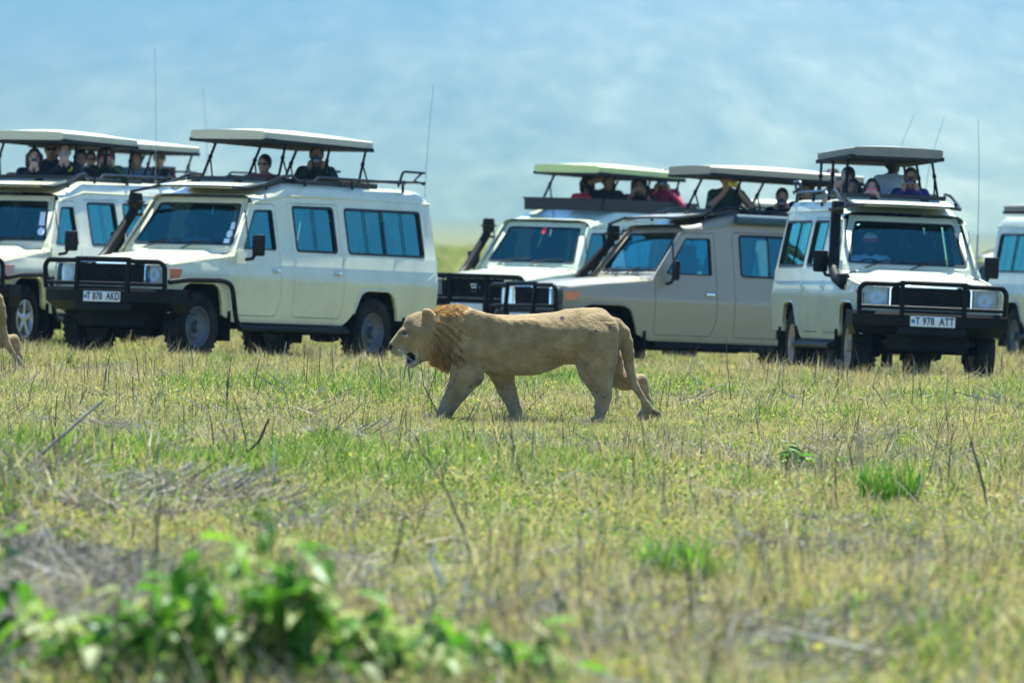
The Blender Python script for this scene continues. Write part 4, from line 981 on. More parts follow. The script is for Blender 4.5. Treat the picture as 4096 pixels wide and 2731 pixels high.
# ------------------------------------------------------------------ people
SKIN = {'fair': (.46, .28, .20), 'tan': (.30, .17, .10), 'dark': (.045, .024, .016)}
MC = {}
def cm(col, rough=.8, sheen=.1):
    k = (tuple(col), rough)
    if k not in MC: MC[k] = pm('cloth', col, rough, var=.12, scale=24, bump=.15, sheen=sheen)
    return MC[k]
def two_bone(S, T, l1, l2, pole):
    S, T = Vector(S), Vector(T); d = T - S; L_ = min(d.length, (l1 + l2) * .995); d = d.normalized(); T = S + d * L_
    a = (l1 * l1 - l2 * l2 + L_ * L_) / (2 * L_); h_ = math.sqrt(max(1e-6, l1 * l1 - a * a)); p = Vector(pole); p = (p - d * p.dot(d)).normalized()
    return S + d * a + p * h_, T
def person(label, car, head, lane, pose='phone', shirt=(.05, .06, .09), skin='fair', hair='short', haircol=(.02, .015, .012), sleeves=True, glasses=False, lean=8, turn=0, nod=0, cap=None, item=None, stripe=None, group='visitors standing in the open roofs', seat=False, cuff=None):
    Y = (CM[car] @ Vector((lane[0], lane[1], 2.5))).y; hp = at(head[0], head[1], Y)
    base = CM[car] @ Vector((lane[0], lane[1], .917 if not seat else .56)); bz = base.z
    ln = R(lean); HC = Vector((.015, 0, 1.61))
    piv = Vector((0, 0, .95)); Rl = Matrix.Rotation(ln, 3, 'Y')
    T = lambda p: (piv + Rl @ (Vector(p) - piv)) if p[2] > .95 else Vector(p)
    hn = T((0, 0, 1.50)); Rh = Matrix.Rotation(ln * .3 + R(nod), 3, 'Y')
    H = lambda p: hn + Rh @ (Vector(p) - Vector((0, 0, 1.50)))
    if seat: scale = 1.0
    hc = H(HC); scale = (hp.z - bz) / hc.z if not seat else .98
    f = (CAM - hp); f.z = 0; ang = math.atan2(f.y, f.x) + R(turn)
    Wm = Matrix.Rotation(ang, 4, 'Z') @ Matrix.Scale(scale, 4)
    off = Wm @ hc; Wm = Matrix.Translation(Vector((hp.x - off.x, hp.y - off.y, bz if not seat else hp.z - off.z))) @ Wm
    S = SDF((-.36, -.55, -.02), (.66, .55, 1.98), .0088)
    q = lambda p: tuple(p)
    sk = 1
    for s in (-1, 1):
        if seat: S.chain([(0, s * .09, .92, .085), (.42, s * .12, .90, .065), (.50, s * .12, .50, .05)], .03, 2); S.ell((.56, s * .12, .45), (.12, .05, .04), .02, 4)
        else: S.chain([(0, s * .09, .92, .09), (.02, s * .10, .50, .062), (0, s * .10, .09, .045)], .03, 2); S.ell((.05, s * .10, .04), (.125, .05, .042), .02, 4)
    S.ell((0, 0, .95), (.12, .165, .13), .03, 2)
    S.ell(q(T((0, 0, 1.12))), (.125, .160, .19), .05, 0, Rl.transposed()); S.ell(q(T((.01, 0, 1.30))), (.125, .180, .17), .05, 0)
    S.cap(q(T((0, -.155, 1.415))), q(T((0, .155, 1.415))), .062, .062, .06, 0)
    S.cap(q(T((-.005, 0, 1.40))), q(H((.012, 0, 1.54))), .058, .052, .03, sk); S.cap(q(T((0, -.05, 1.435))), q(T((0, .05, 1.435))), .062, .062, .02, 0)
    S.ell(q(H((.01, 0, 1.615))), (.098, .077, .115), .01, sk); S.ell(q(H((.045, 0, 1.545))), (.058, .054, .062), .03, sk)
    S.cap(q(H((.098, 0, 1.62))), q(H((.116, 0, 1.585))), .009, .014, .012, sk)
    for s in (-1, 1):
        S.ell(q(H((-.005, s * .079, 1.60))), (.022, .011, .032), .006, sk); S.ell(q(H((.086, s * .033, 1.622))), (.016, .017, .010), 0, 3); S.cap(q(H((.092, s * .015, 1.648))), q(H((.082, s * .052, 1.650))), .006, .005, .006, 3)
    S.ell(q(H((.097, 0, 1.543))), (.010, .026, .006), 0, 5)
    asl = 0 if sleeves else sk
    tg = {'phone': ((.36, .10, 1.505), (.36, -.10, 1.505)), 'phonev': ((.33, .05, 1.47), (.33, -.05, 1.47)), 'camera': ((.25, .095, 1.475), (.25, -.095, 1.475)), 'folded': ((.28, -.10, 1.475), (.31, .10, 1.46)),
          'headhand': ((.02, .06, 1.26) if False else (.30, .16, 1.18), (.06, -.13, 1.62)), 'lean': ((.36, -.12, 1.22), (.40, .16, 1.20)), 'rest': ((.30, .20, 1.12), (.30, -.20, 1.12)), 'drive': ((.42, .16, 1.22), (.42, -.16, 1.22)), 'onephone': ((.34, .14, 1.60), (.28, -.2, 1.15)), 'down': ((.12, .26, .92), (.12, -.26, .92)),
          'pole': ((.30, .16, 1.20), (.10, -.34, 1.72))}[pose]
    poles = {'folded': ((.1, 1, .15), (.1, -1, .15)), 'headhand': ((0, 1, -.6), (.5, -1, .4)), 'lean': ((0, 1, .2), (0, -1, .2)), 'pole': ((0, 1, -.6), (.2, -1, -.3))}.get(pose, ((-.1, .75, -.8), (-.1, -.75, -.8)))
    inv = {1: 0, -1: 1}; hands = []
    for s in (1, -1):
        tgt = T(tg[inv[s]]); sh_ = T((0, s * .185, 1.415)); el, wr = two_bone(sh_, tgt, .295, .265, Rl @ Vector(poles[inv[s]]))
        S.cap(q(sh_), q(el), .056, .047, .03, 0 if sleeves or True else sk); mid = sh_.lerp(el, .55)
        if not sleeves: S.cap(q(mid), q(el), .046, .046, .005, sk)
        S.cap(q(el), q(wr), .045, .031, .02, asl)
        d = (wr - el).normalized()
        S.cap(q(wr - d * .02), q(wr + d * .01), .029, .027, .01, sk)
        if pose in ('phone', 'phonev', 'camera', 'onephone'): grip = (Rl @ Vector((.25, -s * .9, .35))).normalized(); pal = (d * .45 + Vector((0, 0, 1)) * .9).normalized()
        elif pose == 'headhand' and s < 0: grip = Vector((-.2, .9, .2)).normalized(); pal = Vector((.1, .25, .6)).normalized()
        elif pose == 'pole' and s < 0: grip = Vector((.3, -.8, .1)).normalized(); pal = Vector((.1, 0, 1)).normalized()
        else: grip = (d * .9 + Vector((.15, 0, -.35))).normalized(); pal = d
        pc = wr + pal * .05; nrm_ = pal.cross(grip); nrm_ = nrm_.normalized() if nrm_.length > .05 else Vector((0, 0, 1))
        S.cap(q(wr), q(wr + pal * .075), .026, .030, .012, sk); S.cap(q(wr + pal * .045 + grip * .008), q(wr + pal * .085 + grip * .012), .028, .027, .01, sk)
        along = pal if abs(grip.dot(pal)) < .8 else grip.cross(Vector((0, 0, 1))).normalized()
        for k in range(4):
            b0 = wr + pal * .085 + grip * .015 + along * (k - 1.6) * .019 * (1 if abs(grip.dot(pal)) < .8 else 1); lf = (.040, .046, .043, .033)[k]
            b1 = b0 + (grip * .9 + pal * .25).normalized() * lf; b2 = b1 + (grip * .8 - pal * .35 + Vector((0, 0, -.2))).normalized() * lf * .75
            S.cap(q(b0), q(b1), .0105, .0098, .004, sk); S.cap(q(b1), q(b2), .0098, .0085, .004, sk)
        t0 = wr + pal * .035 + along * .01 + Vector((-.012, 0, 0)); t1 = t0 + (grip * .6 + pal * .5 + Vector((-.45, 0, .1))).normalized() * .042; t2 = t1 + (grip * .7 + pal * .6).normalized() * .03
        S.cap(q(t0), q(t1), .014, .011, .006, sk); S.cap(q(t1), q(t2), .011, .009, .004, sk); hands.append(wr + pal * .09)
    V, F, lab = S.mesh(); fl = np.median(lab[F], axis=1).astype(int)
    trou = (.05, .055, .07)
    mats = [cm(shirt), pm('skin', SKIN[skin], .55), cm(trou), pm('eye_dark', (.02, .015, .012), .3), pm('shoe', (.05, .04, .035), .6), pm('lips', tuple(c * .7 for c in SKIN[skin]), .5)]
    o = npmesh('person', V, F, mats, None, fl); o.matrix_world = Wm; tag(o, label, 'person', group)
    def child(name, mb, mat, sm=50): c = mb.build(name, mat, o, sm); fixnormals(c); return c
    # hair
    if hair:
        G = SDF((-.30, -.26, 1.10), (.30, .26, 1.90), .0085)
        G.ell(q(H((-.012, 0, 1.632))), (.108, .090, .116), .01, 0)
        if hair == 'long':
            for s in (-1, 1): G.chain([(*H((-.02, s * .075, 1.62)), .045), (*H((-.02, s * .085, 1.50)), .042), (*T((.03, s * .10, 1.34)), .035)], .02, 0)
            G.chain([(*H((-.06, 0, 1.62)), .07), (*T((-.09, 0, 1.36)), .06)], .03, 0)
        if hair == 'bob':
            for s in (-1, 1): G.chain([(*H((-.01, s * .08, 1.63)), .04), (*H((.01, s * .088, 1.52)), .032)], .02, 0)
            G.cap(q(H((-.07, 0, 1.62))), q(H((-.08, 0, 1.50))), .05, .045, .03, 0)
        if hair == 'fringe': G.ell(q(H((.05, 0, 1.69))), (.07, .075, .045), .02, 0)
        G.ell(q(H((.125, 0, 1.57 if hair != 'short' else 1.555))), (.10, .068, .108), 0, 0, None, True)
        if hair == 'short': G.ell(q(H((.02, 0, 1.50))), (.14, .12, .075), 0, 0, None, True)
        hv, hf, _ = G.mesh(); hv = hv + (np.sin(hv[:, :1] * 210) * np.sin(hv[:, 2:] * 160 + hv[:, 1:2] * 190)) * .003
        npmesh('hair', hv, hf, [cm(haircol, .5)], o)
    if glasses:
        g = MB()
        for s in (-1, 1):
            g.prism(rpoly([(-.028, -.020), (.028, -.016), (.028, .018), (-.028, .018)], .014), lambda a, b, t, s=s: H((.112 - .25 * abs(s * .036 + a) ** 1.0 * .35 - t, s * .036 + a, 1.622 + b)), .006)
            g.tube([H((.098, s * .062, 1.634)), H((.0, s * .083, 1.625))], .0035, 5)
        g.tube([H((.112, -.012, 1.628)), H((.112, .012, 1.628))], .004, 5); child('sunglasses', g, pm('dark_lens', (.008, .008, .01), .12, coat=.5))
    if cap:
        c = MB(); pr = [(.0, .085), (.05, .078), (.085, .05), (.102, .01), (.104, -.015)]
        c.lathe(pr, 20, Matrix.Translation(H((-.008, 0, 1.668))) @ Rh.to_4x4() @ Matrix.Diagonal((1.04, .90, 1, 1)))
        child('cap', c, cm(cap[0]))
        b = MB(); b.grid([[H((.085 - .0 + r_ * (1 - (a / .085) ** 2 * .5), a, 1.662 - .018 * r_ / .08)) for a in (-.078, -.05, 0, .05, .078)] for r_ in (0, .035, .075)]); b2 = b.build('brim', cm(cap[1]), o, 50)
        if cap[0] != cap[1]:
            bd_ = MB(); bd_.lathe([(.106, -.018), (.1065, .02)], 20, Matrix.Translation(H((-.008, 0, 1.668))) @ Rh.to_4x4() @ Matrix.Diagonal((1.04, .90, 1, 1))); bd_.build('cap_band', cm(cap[1]), o, 50)
    if stripe:
        for s in (-1, 1):
            st = MB(); a = T((.03, s * .10, 1.475)); b = T((.03, s * .20, 1.455)); st.tube([a, T((.045, s * .155, 1.482)), b, T((.10, s * .235, 1.36))], .013, 6); child('sleeve_stripe', st, cm(stripe))
    if cuff:
        w_ = MB(); tgt = T(tg[0]); sh_ = T((0, .185, 1.415)); el, wr = two_bone(sh_, tgt, .295, .265, Rl @ Vector(poles[0])); w_.tube([wr.lerp(el, .12), wr.lerp(el, .24)], .039, 10); child('wristband', w_, pm('band', cuff, .4))
    # what the hands hold is a thing of its own
    if item:
        kind, col, lb = item; W3 = Wm.to_3x3().normalized()
        if pose == 'onephone': ce = hands[0] + Vector((.02, -.05, .02))
        else: ce = (hands[0] + hands[1]) / 2 + Vector((.012, 0, .015))
        mt = Wm @ Matrix.Translation(ce)
        if kind in ('phone', 'phonev'):
            b = MB(); d = (.010, .155, .078) if kind == 'phone' else (.010, .078, .155); b.box((0, 0, 0), d, None, .004); r_ = empty('phone'); r_.matrix_world = mt; tag(r_, lb, 'phone', 'phones held up from the roofs'); b.build('case', pm('case', col, .35), r_, 40)
            l = MB(); l.lathe([(.009, 0), (.009, .003), (0, .003)], 12, Matrix.Translation((.0055, d[1] / 2 - .02, d[2] / 2 - .016)) @ Matrix.Rotation(R(90), 4, 'Y')); l.build('lens', M['ink'], r_)
            sc_ = MB(); sc_.box((-.0055, 0, 0), (.0015, d[1] - .01, d[2] - .01)); sc_.build('screen', pm('screen', (.05, .06, .07), .1), r_, 0)
        elif kind == 'camera':
            r_ = empty('camera_body'); r_.matrix_world = mt; tag(r_, lb, 'camera', 'cameras held up from the roofs'); b = MB(); b.box((-.02, 0, 0), (.06, .14, .095), None, .012); b.box((-.02, 0, .055), (.05, .05, .035), None, .008); b.build('body', pm('camera_black', col, .45), r_, 40)
            l = MB(); l.lathe([(.036, 0), (.04, .012), (.04, .085), (.044, .09), (.044, .115), (.038, .117)], 18, Matrix.Translation((.005, 0, -.005)) @ Matrix.Rotation(R(90), 4, 'Y')); l.build('lens_barrel', pm('lens_black', (.012, .012, .014), .35), r_, 40)
            g = MB(); g.lathe([(.038, .112), (.02, .116), (0, .118)], 16, Matrix.Translation((.005, 0, -.005)) @ Matrix.Rotation(R(90), 4, 'Y')); g.build('front_glass', pm('front_glass', (.02, .02, .04), .05, coat=1), r_, 60)
        elif kind == 'binoculars':
            r_ = empty('binoculars'); r_.matrix_world = mt; tag(r_, lb, 'binoculars')
            for s in (-1, 1):
                b = MB(); b.lathe([(.018, -.05), (.022, -.02), (.03, .02), (.032, .07), (.028, .072), (0, .07)], 14, Matrix.Translation((-.03, s * .036, 0)) @ Matrix.Rotation(R(90), 4, 'Y')); b.build('barrel', pm('barrel', col, .5), r_, 50)
            b = MB(); b.box((-.03, 0, .01), (.05, .05, .02), None, .005); b.build('hinge', M['ink'], r_)
    return o
NAVY, DK = (.012, .014, .032), (.012, .013, .016)
person('woman in dark top holding a dark phone upright before her face', 'A', (137, 632), (-1.95, -.35), 'phonev', DK, 'fair', 'bob', item=('phonev', (.03, .03, .035), 'dark phone held upright by a woman in dark clothes'))
person('person in navy jersey with yellow wristband filming on a grey phone', 'A', (257, 608), (-2.25, .22), 'phonev', NAVY, 'fair', 'short', (.06, .03, .015), item=('phonev', (.20, .24, .27), 'grey phone held upright above a yellow wristband'), cuff=(.7, .55, .02))
person('person in sunglasses behind the navy jersey, half hidden', 'A', (205, 600), (-3.1, -.25), 'rest', DK, 'tan', 'short', glasses=True)
person('person in green jacket and sunglasses filming on a red phone', 'A', (424, 622), (-3.55, .32), 'phone', (.03, .075, .02), 'fair', 'bob', (.03, .02, .014), glasses=True, item=('phone', (.62, .02, .06), 'red phone held sideways in both hands'), nod=6)
person('person with glasses in the shade beside the red phone', 'A2', (362, 640), (-2.3, .0), 'rest', DK, 'tan', 'short', (.02, .02, .02), glasses=True)
person('person in dark clothes squeezed between the grey phone and the red phone', 'A', (322, 636), (-2.9, -.15), 'rest', DK, 'tan', 'short', nod=4)
person('dark-haired person in grey jacket looking down with arms over the roof edge', 'A2', (545, 645), (-3.0, .28), 'lean', (.12, .17, .22), 'tan', 'fringe', nod=38, lean=16)
person('boy in beige cap and sunglasses, black jacket with orange shoulder stripes', 'A2', (638, 634), (-3.55, .25), 'lean', DK, 'fair', 'fringe', (.02, .012, .01), glasses=True, cap=((.55, .47, .38), (.55, .47, .38)), stripe=(.75, .10, .05), lean=14)
person('woman in sunglasses resting her chin on folded arms in a maroon shirt', 'B', (1057, 658), (-2.9, -.30), 'folded', (.22, .035, .035), 'fair', 'short', (.015, .01, .01), glasses=True, lean=14, turn=-18)
person('man in dark green jacket photographing with a small black camera', 'B', (1266, 622), (-3.2, .25), 'camera', (.02, .034, .024), 'tan', 'short', (.012, .01, .01), item=('camera', (.015, .015, .017), 'black camera raised by the man in dark green'))
person('driver in cap and sunglasses behind the windscreen of the plate T 878 AKD car', 'B', (765, 905), (-1.42, -.38), 'drive', (.06, .10, .14), 'dark', 'short', seat=True, glasses=True, cap=((.03, .05, .08), (.03, .05, .08)), turn=-10, group='drivers')
person('dark-haired person in a red top turned to the side', 'C', (2351, 738), (-2.5, -.2), 'rest', (.58, .03, .06), 'tan', 'bob', turn=25)
person('man in black shirt with one hand raised to his head', 'C', (2432, 722), (-2.7, .08), 'headhand', DK, 'tan', 'short', sleeves=False, turn=20)
person('dark-haired woman holding a grey phone out in both hands', 'C', (2556, 742), (-3.2, .2), 'phone', DK, 'tan', 'bob', sleeves=False, item=('phone', (.06, .08, .10), 'grey phone held out by the woman with bobbed hair'), nod=12)
person('man in black vest with maroon sleeves aiming a camera', 'C', (2649, 716), (-3.6, .3), 'camera', (.28, .02, .06), 'tan', 'short', item=('camera', (.012, .012, .014), 'black camera aimed by the man with maroon sleeves'))
person('man in dark green shirt raising yellow binoculars', 'E', (2910, 715), (-2.2, .0), 'camera', (.02, .045, .03), 'tan', 'short', sleeves=False, item=('binoculars', (.62, .45, .03), 'yellow binoculars raised by a man in green'), turn=15)
person('crouching dark-haired person with a black camera low on the roof edge', 'E', (3128, 790), (-3.05, .1), 'camera', DK, 'fair', 'short', item=('camera', (.02, .02, .022), 'black camera held low at the roof edge'), lean=12)
person('person with bare arm raising a blue phone in the shade', 'E', (3325, 715), (-3.7, .0), 'onephone', (.03, .05, .07), 'fair', 'short', sleeves=False, item=('phone', (.02, .06, .26), 'blue phone raised by a bare arm'), turn=-25)
person('person in dark clothes half hidden behind the crouching photographer', 'E', (3222, 768), (-3.4, .25), 'rest', (.05, .03, .05), 'tan', 'bob', group='visitors standing in the open roofs')
person('person leaning out with a grey phone held upright', 'F', (3390, 708), (-2.75, -.42), 'phonev', DK, 'fair', 'short', sleeves=False, item=('phonev', (.10, .11, .12), 'grey phone beside the black-haired woman'), turn=-20)
person('black-haired woman behind the strut, face in shade', 'F', (3412, 752), (-2.3, -.36), 'rest', DK, 'tan', 'long')
person('long-haired woman filming on a bright pink phone', 'F', (3487, 752), (-1.95, -.16), 'phone', (.02, .02, .03), 'fair', 'long', item=('phone', (.80, .02, .22), 'bright pink phone held sideways'))
person('person in white shirt turned away with head up under the roof slab', 'F', (3573, 655), (-3.2, .06), 'rest', (.62, .66, .70), 'dark', 'short', turn=150)
person('man in sunglasses and purple-blue collar holding a black camera', 'F', (3642, 712), (-1.95, .28), 'camera', (.035, .025, .14), 'tan', 'short', glasses=True, item=('camera', (.014, .014, .016), 'black camera held by the man with purple-blue collar'))
person('driver in white shirt and red-and-white cap in the plate T 978 ATT car', 'F', (3482, 978), (-1.42, -.38), 'drive', (.45, .52, .58), 'dark', 'short', seat=True, cap=((.62, .66, .68), (.50, .02, .04)), group='drivers')

# ------------------------------------------------------------------ second lion, just leaving the frame
l2 = copy_tree(lion); Y2 = 73.5; q = at(2030, 1700, 62); p2 = at(-20, 1330, Y2)
tb = Vector(Z6(1930, 330, 0)); l2.location = (p2.x - tb.x, Y2, float(gz(p2.x - tb.x, Y2)) - .04)
tag(l2, 'second lion walking ahead, only its rump and hanging tail in view', 'lion', 'lions')

# ------------------------------------------------------------------ grass and herbs (uncountable ground cover)
M['green'] = leafmat('herb_green', [(.05, .14, .015), (.14, .25, .025), (.29, .36, .05), (.09, .19, .02), (.37, .39, .08)], .5)
M['dry'] = leafmat('dry_grass', [(.46, .34, .12), (.58, .46, .19), (.36, .26, .08), (.66, .56, .30), (.52, .42, .12)], .35)
M['yel'] = leafmat('yellow_herb', [(.38, .38, .05), (.48, .43, .07), (.28, .34, .04), (.54, .44, .12)], .45)
M['grey'] = leafmat('dead_stems', [(.36, .30, .20), (.22, .18, .115), (.54, .48, .36), (.15, .12, .075), (.64, .58, .46)], .1)
M['dark'] = leafmat('dark_twigs', [(.07, .052, .035), (.11, .08, .05), (.05, .037, .028), (.14, .11, .08)], .0)
M['leaf'] = leafmat('broad_leaf', [(.035, .11, .01), (.10, .25, .015), (.22, .37, .025), (.05, .15, .012), (.16, .32, .02)], .5, .42)
M['leafy'] = leafmat('young_leaf', [(.34, .40, .09), (.46, .46, .18), (.24, .36, .05), (.52, .50, .28)], .45, .45)
def blades(n, rad, hmin, hmax, wid, bendy, seed, flat=0.0):
    r = np.random.default_rng(seed); v = []; f = []
    for i in range(n):
        a = r.uniform(0, 6.283); d = rad * math.sqrt(r.uniform()); x, y = d * math.cos(a), d * math.sin(a); h = r.uniform(hmin, hmax); b = r.uniform(0, 6.283); bx, by = math.cos(b), math.sin(b); be = bendy * r.uniform(.2, 1) * h; w = wid * r.uniform(.6, 1.3); c = r.uniform(0, 6.283); sx, sy = math.cos(c) * w, math.sin(c) * w
        z0 = flat * r.uniform(0, 1); k = len(v); hz_ = h * (1 - .6 * min(1, be / max(h, 1e-6)) * .5)
        v += [(x - sx, y - sy, z0 - .01), (x + sx, y + sy, z0 - .01), (x + bx * be * .35 + sx * .8, y + by * be * .35 + sy * .8, z0 + hz_ * .6), (x + bx * be * .35 - sx * .8, y + by * be * .35 - sy * .8, z0 + hz_ * .6), (x + bx * be, y + by * be, z0 + hz_)]
        f += [(k, k + 1, k + 2, k + 3), (k + 3, k + 2, k + 4)]
    return v, f
def leaves(n, rad, hmax, size, seed):
    r = np.random.default_rng(seed); v = []; f = []
    for i in range(n):
        a = r.uniform(0, 6.283); d = rad * math.sqrt(r.uniform()); z = hmax * r.uniform(.15, 1) * (1 - .5 * d / rad); p = np.array([d * math.cos(a), d * math.sin(a), z]); s = size * r.uniform(.5, 1.3)
        u = r.normal(size=3); u[2] *= .6; u /= np.linalg.norm(u); w = np.cross(u, r.normal(size=3)); w /= np.linalg.norm(w); k = len(v)
        v += [tuple(p), tuple(p + u * s * .5 + w * s * .28), tuple(p + u * s), tuple(p + u * s * .5 - w * s * .28)]; f += [(k, k + 1, k + 2, k + 3)]
    return v, f
def litter(n, rad, lmax, w, seed, zmax=.05):
    r = np.random.default_rng(seed); v = []; f = []
    for i in range(n):
        a, b = r.uniform(0, 6.283, 2); d = rad * math.sqrt(r.uniform()); L_ = lmax * r.uniform(.3, 1); x, y = d * math.cos(a), d * math.sin(a); z = r.uniform(.0, zmax); tz = r.uniform(-.2, .45) * L_
        dx, dy = math.cos(b) * L_, math.sin(b) * L_; sx, sy = -math.sin(b) * w, math.cos(b) * w; k = len(v)
        v += [(x - sx, y - sy, z), (x + sx, y + sy, z), (x + dx + sx * .5, y + dy + sy * .5, z + tz), (x + dx - sx * .5, y + dy - sy * .5, z + tz), (x, y, z + w * 1.6), (x + dx, y + dy, z + tz + w)]
        f += [(k, k + 1, k + 2, k + 3), (k, k + 4, k + 5, k + 3), (k + 1, k + 4, k + 5, k + 2)]
    return v, f
def clump(name, parts):
    v = []; f = []; mi = []; mats = []
    for j, ((vv, ff), mt) in enumerate(parts):
        n = len(v); v += vv; f += [tuple(i + n for i in q) for q in ff]; mi += [j] * len(ff); mats.append(M[mt])
    me = bpy.data.meshes.new(name); me.from_pydata(v, [], f)
    for q in mats: me.materials.append(q)
    me.polygons.foreach_set('material_index', np.array(mi, np.int32)); me.update(); return bpy.data.objects.new(name, me)
def gset(name, kinds):
    col = bpy.data.collections.new(name)
    for o in kinds: col.objects.link(o)
    return col
kinds = []
for i in range(4): kinds.append(clump('tuft_a', [(leaves(70, .17, .11, .030, i), 'green'), (blades(26, .16, .04, .13, .0035, .7, 50 + i), 'dry'), (leaves(36, .17, .12, .022, 90 + i), 'yel'), (litter(8, .16, .14, .003, i), 'grey')]))
for i in range(3): kinds.append(clump('tuft_b', [(blades(42, .17, .05, .19, .0032, .8, 20 + i), 'dry'), (leaves(56, .17, .13, .026, 130 + i), 'yel'), (leaves(40, .16, .10, .030, 160 + i), 'green'), (litter(9, .16, .16, .003, 30 + i), 'grey')]))
for i in range(3): kinds.append(clump('tuft_c', [(blades(60, .14, .06, .19, .004, .7, 200 + i), 'green'), (leaves(40, .16, .10, .034, 230 + i), 'green'), (blades(14, .14, .06, .16, .003, .6, 260 + i), 'dry')]))
for i in range(3): kinds.append(clump('tuft_d', [(litter(46, .19, .26, .0036, 300 + i, .07), 'grey'), (litter(16, .18, .24, .003, 330 + i, .08), 'dark'), (blades(10, .17, .06, .2, .004, .4, 360 + i), 'grey'), (leaves(22, .17, .08, .028, 390 + i), 'green'), (blades(16, .16, .04, .1, .003, .8, 380 + i), 'dry')]))
for i in range(3): kinds.append(clump('tuft_e', [(blades(3, .16, .22, .44, .003, .45, 400 + i), 'dark'), (blades(4, .16, .18, .36, .003, .5, 430 + i), 'grey'), (blades(10, .16, .15, .32, .003, .6, 435 + i), 'dry'), (leaves(26, .16, .16, .024, 460 + i), 'yel'), (leaves(40, .17, .14, .032, 470 + i), 'green'), (blades(24, .16, .08, .24, .003, .6, 480 + i), 'dry')]))
# names sort by suffix: 0-3 a, 4-6 b, 7-9 c, 10-12 d
GC = gset('grass_kinds', kinds)
def fbm(x, y, seed):
    r = np.random.default_rng(seed); s = np.zeros_like(x)
    for o in range(5):
        k = .22 * 1.9 ** o
        for j in range(3):
            a = r.uniform(0, 6.283); ph = r.uniform(0, 6.283); s += np.sin((x * math.cos(a) + y * math.sin(a)) * k * r.uniform(.7, 1.4) * 2 + ph) / (1.5 ** o)
    return s / 3.2
def scatter(name, col, P, idx, scl, rotz, tilt=.12):
    me = bpy.data.meshes.new(name); n = len(P); me.vertices.add(n); me.vertices.foreach_set('co', P.astype(np.float32).ravel())
    a = me.attributes.new('kind_index', 'INT', 'POINT'); a.data.foreach_set('value', idx.astype(np.int32))
    a = me.attributes.new('size', 'FLOAT', 'POINT'); a.data.foreach_set('value', scl.astype(np.float32))
    a = me.attributes.new('rot', 'FLOAT_VECTOR', 'POINT'); a.data.foreach_set('vector', np.stack([nrng.normal(0, tilt, n), nrng.normal(0, tilt, n), rotz], 1).astype(np.float32).ravel())
    o = link(bpy.data.objects.new(name, me)); ng = bpy.data.node_groups.new(name, 'GeometryNodeTree'); ng.interface.new_socket('Geometry', in_out='INPUT', socket_type='NodeSocketGeometry'); ng.interface.new_socket('Geometry', in_out='OUTPUT', socket_type='NodeSocketGeometry')
    N = ng.nodes; L = ng.links; gi = N.new('NodeGroupInput'); go = N.new('NodeGroupOutput'); ip = N.new('GeometryNodeInstanceOnPoints'); ci = N.new('GeometryNodeCollectionInfo')
    ci.inputs[0].default_value = col; ci.inputs['Separate Children'].default_value = True; ci.inputs['Reset Children'].default_value = True
    def attr(nm, t): q = N.new('GeometryNodeInputNamedAttribute'); q.data_type = t; q.inputs[0].default_value = nm; return q.outputs[0]
    L.new(gi.outputs[0], ip.inputs['Points']); L.new(ci.outputs[0], ip.inputs['Instance']); ip.inputs['Pick Instance'].default_value = True
    L.new(attr('kind_index', 'INT'), ip.inputs['Instance Index']); L.new(attr('size', 'FLOAT'), ip.inputs['Scale'])
    er = N.new('FunctionNodeEulerToRotation'); L.new(attr('rot', 'FLOAT_VECTOR'), er.inputs[0]); L.new(er.outputs[0], ip.inputs['Rotation'])
    L.new(ip.outputs[0], go.inputs[0]); md = o.modifiers.new('scatter', 'NODES'); md.node_group = ng; return o
def field(y0, y1, dens, margin, smul):
    ymid = np.linspace(y0, y1, 200); wd = .152 * ymid + 2 * margin; tot = float(((wd[1:] + wd[:-1]) / 2 * np.diff(ymid)).sum()); n = int(tot * dens)
    cdf = np.cumsum(wd); cdf /= cdf[-1]; y = np.interp(nrng.uniform(size=n), cdf, ymid); x = nrng.uniform(-.5, .5, n) * (.152 * y + 2 * margin)
    f1 = fbm(x, y * .8, 3); f2 = fbm(x, y * .8, 8); f3 = fbm(x * .6, y * .5, 21)
    g = np.where(nrng.uniform(size=n) < .5 + .35 * f1, 1, 0)               # dry or mixed
    idx = np.where(g == 1, nrng.integers(4, 7, n), nrng.integers(0, 4, n))
    idx = np.where(nrng.uniform(size=n) < np.clip(.10 + .55 * (f2 - .25), .03, .7), nrng.integers(7, 10, n), idx)
    near = np.clip((58 - y) / 25, 0, 1); left = np.clip((.2 - x / (.075 * y)) / 1.2, 0, 1)
    idx = np.where(nrng.uniform(size=n) < np.clip(.03 + .20 * near + .5 * near * left + .6 * (f3 - .3) * (.05 + near), .01, .8), nrng.integers(10, 13, n), idx)
    idx = np.where(nrng.uniform(size=n) < np.clip(.075 + .12 * (f1 - f2), .03, .22), nrng.integers(13, 16, n), idx)
    s = nrng.uniform(.65, 1.2, n) * smul * (1 + .35 * np.clip(f2, -1, 1)) * (1 - .25 * np.clip(f3, 0, 1)); return np.stack([x, y, gz(x, y)], 1), idx, s, nrng.uniform(0, 6.283, n)
P, I_, S_, R_ = field(22, 112, 23, 3.0, 1.2)
thin = nrng.uniform(size=len(P)) < 1 - .62 * np.clip((50 - P[:, 1]) / 18, 0, 1) * (.5 + .5 * (fbm(P[:, 0], P[:, 1], 33) > -.1)); P, I_, S_, R_ = P[thin], I_[thin], S_[thin] * (1 + .25 * np.clip((48 - P[thin][:, 1]) / 18, 0, 1)), R_[thin]
nx = 420; ex = nrng.uniform(-1.3, 1.5, nx) + lion.location.x; ey = nrng.uniform(60.2, 61.7, nx); ei = nrng.choice([0, 1, 2, 3, 4, 5, 7, 8, 13], nx)   # ranker growth round the lion's path
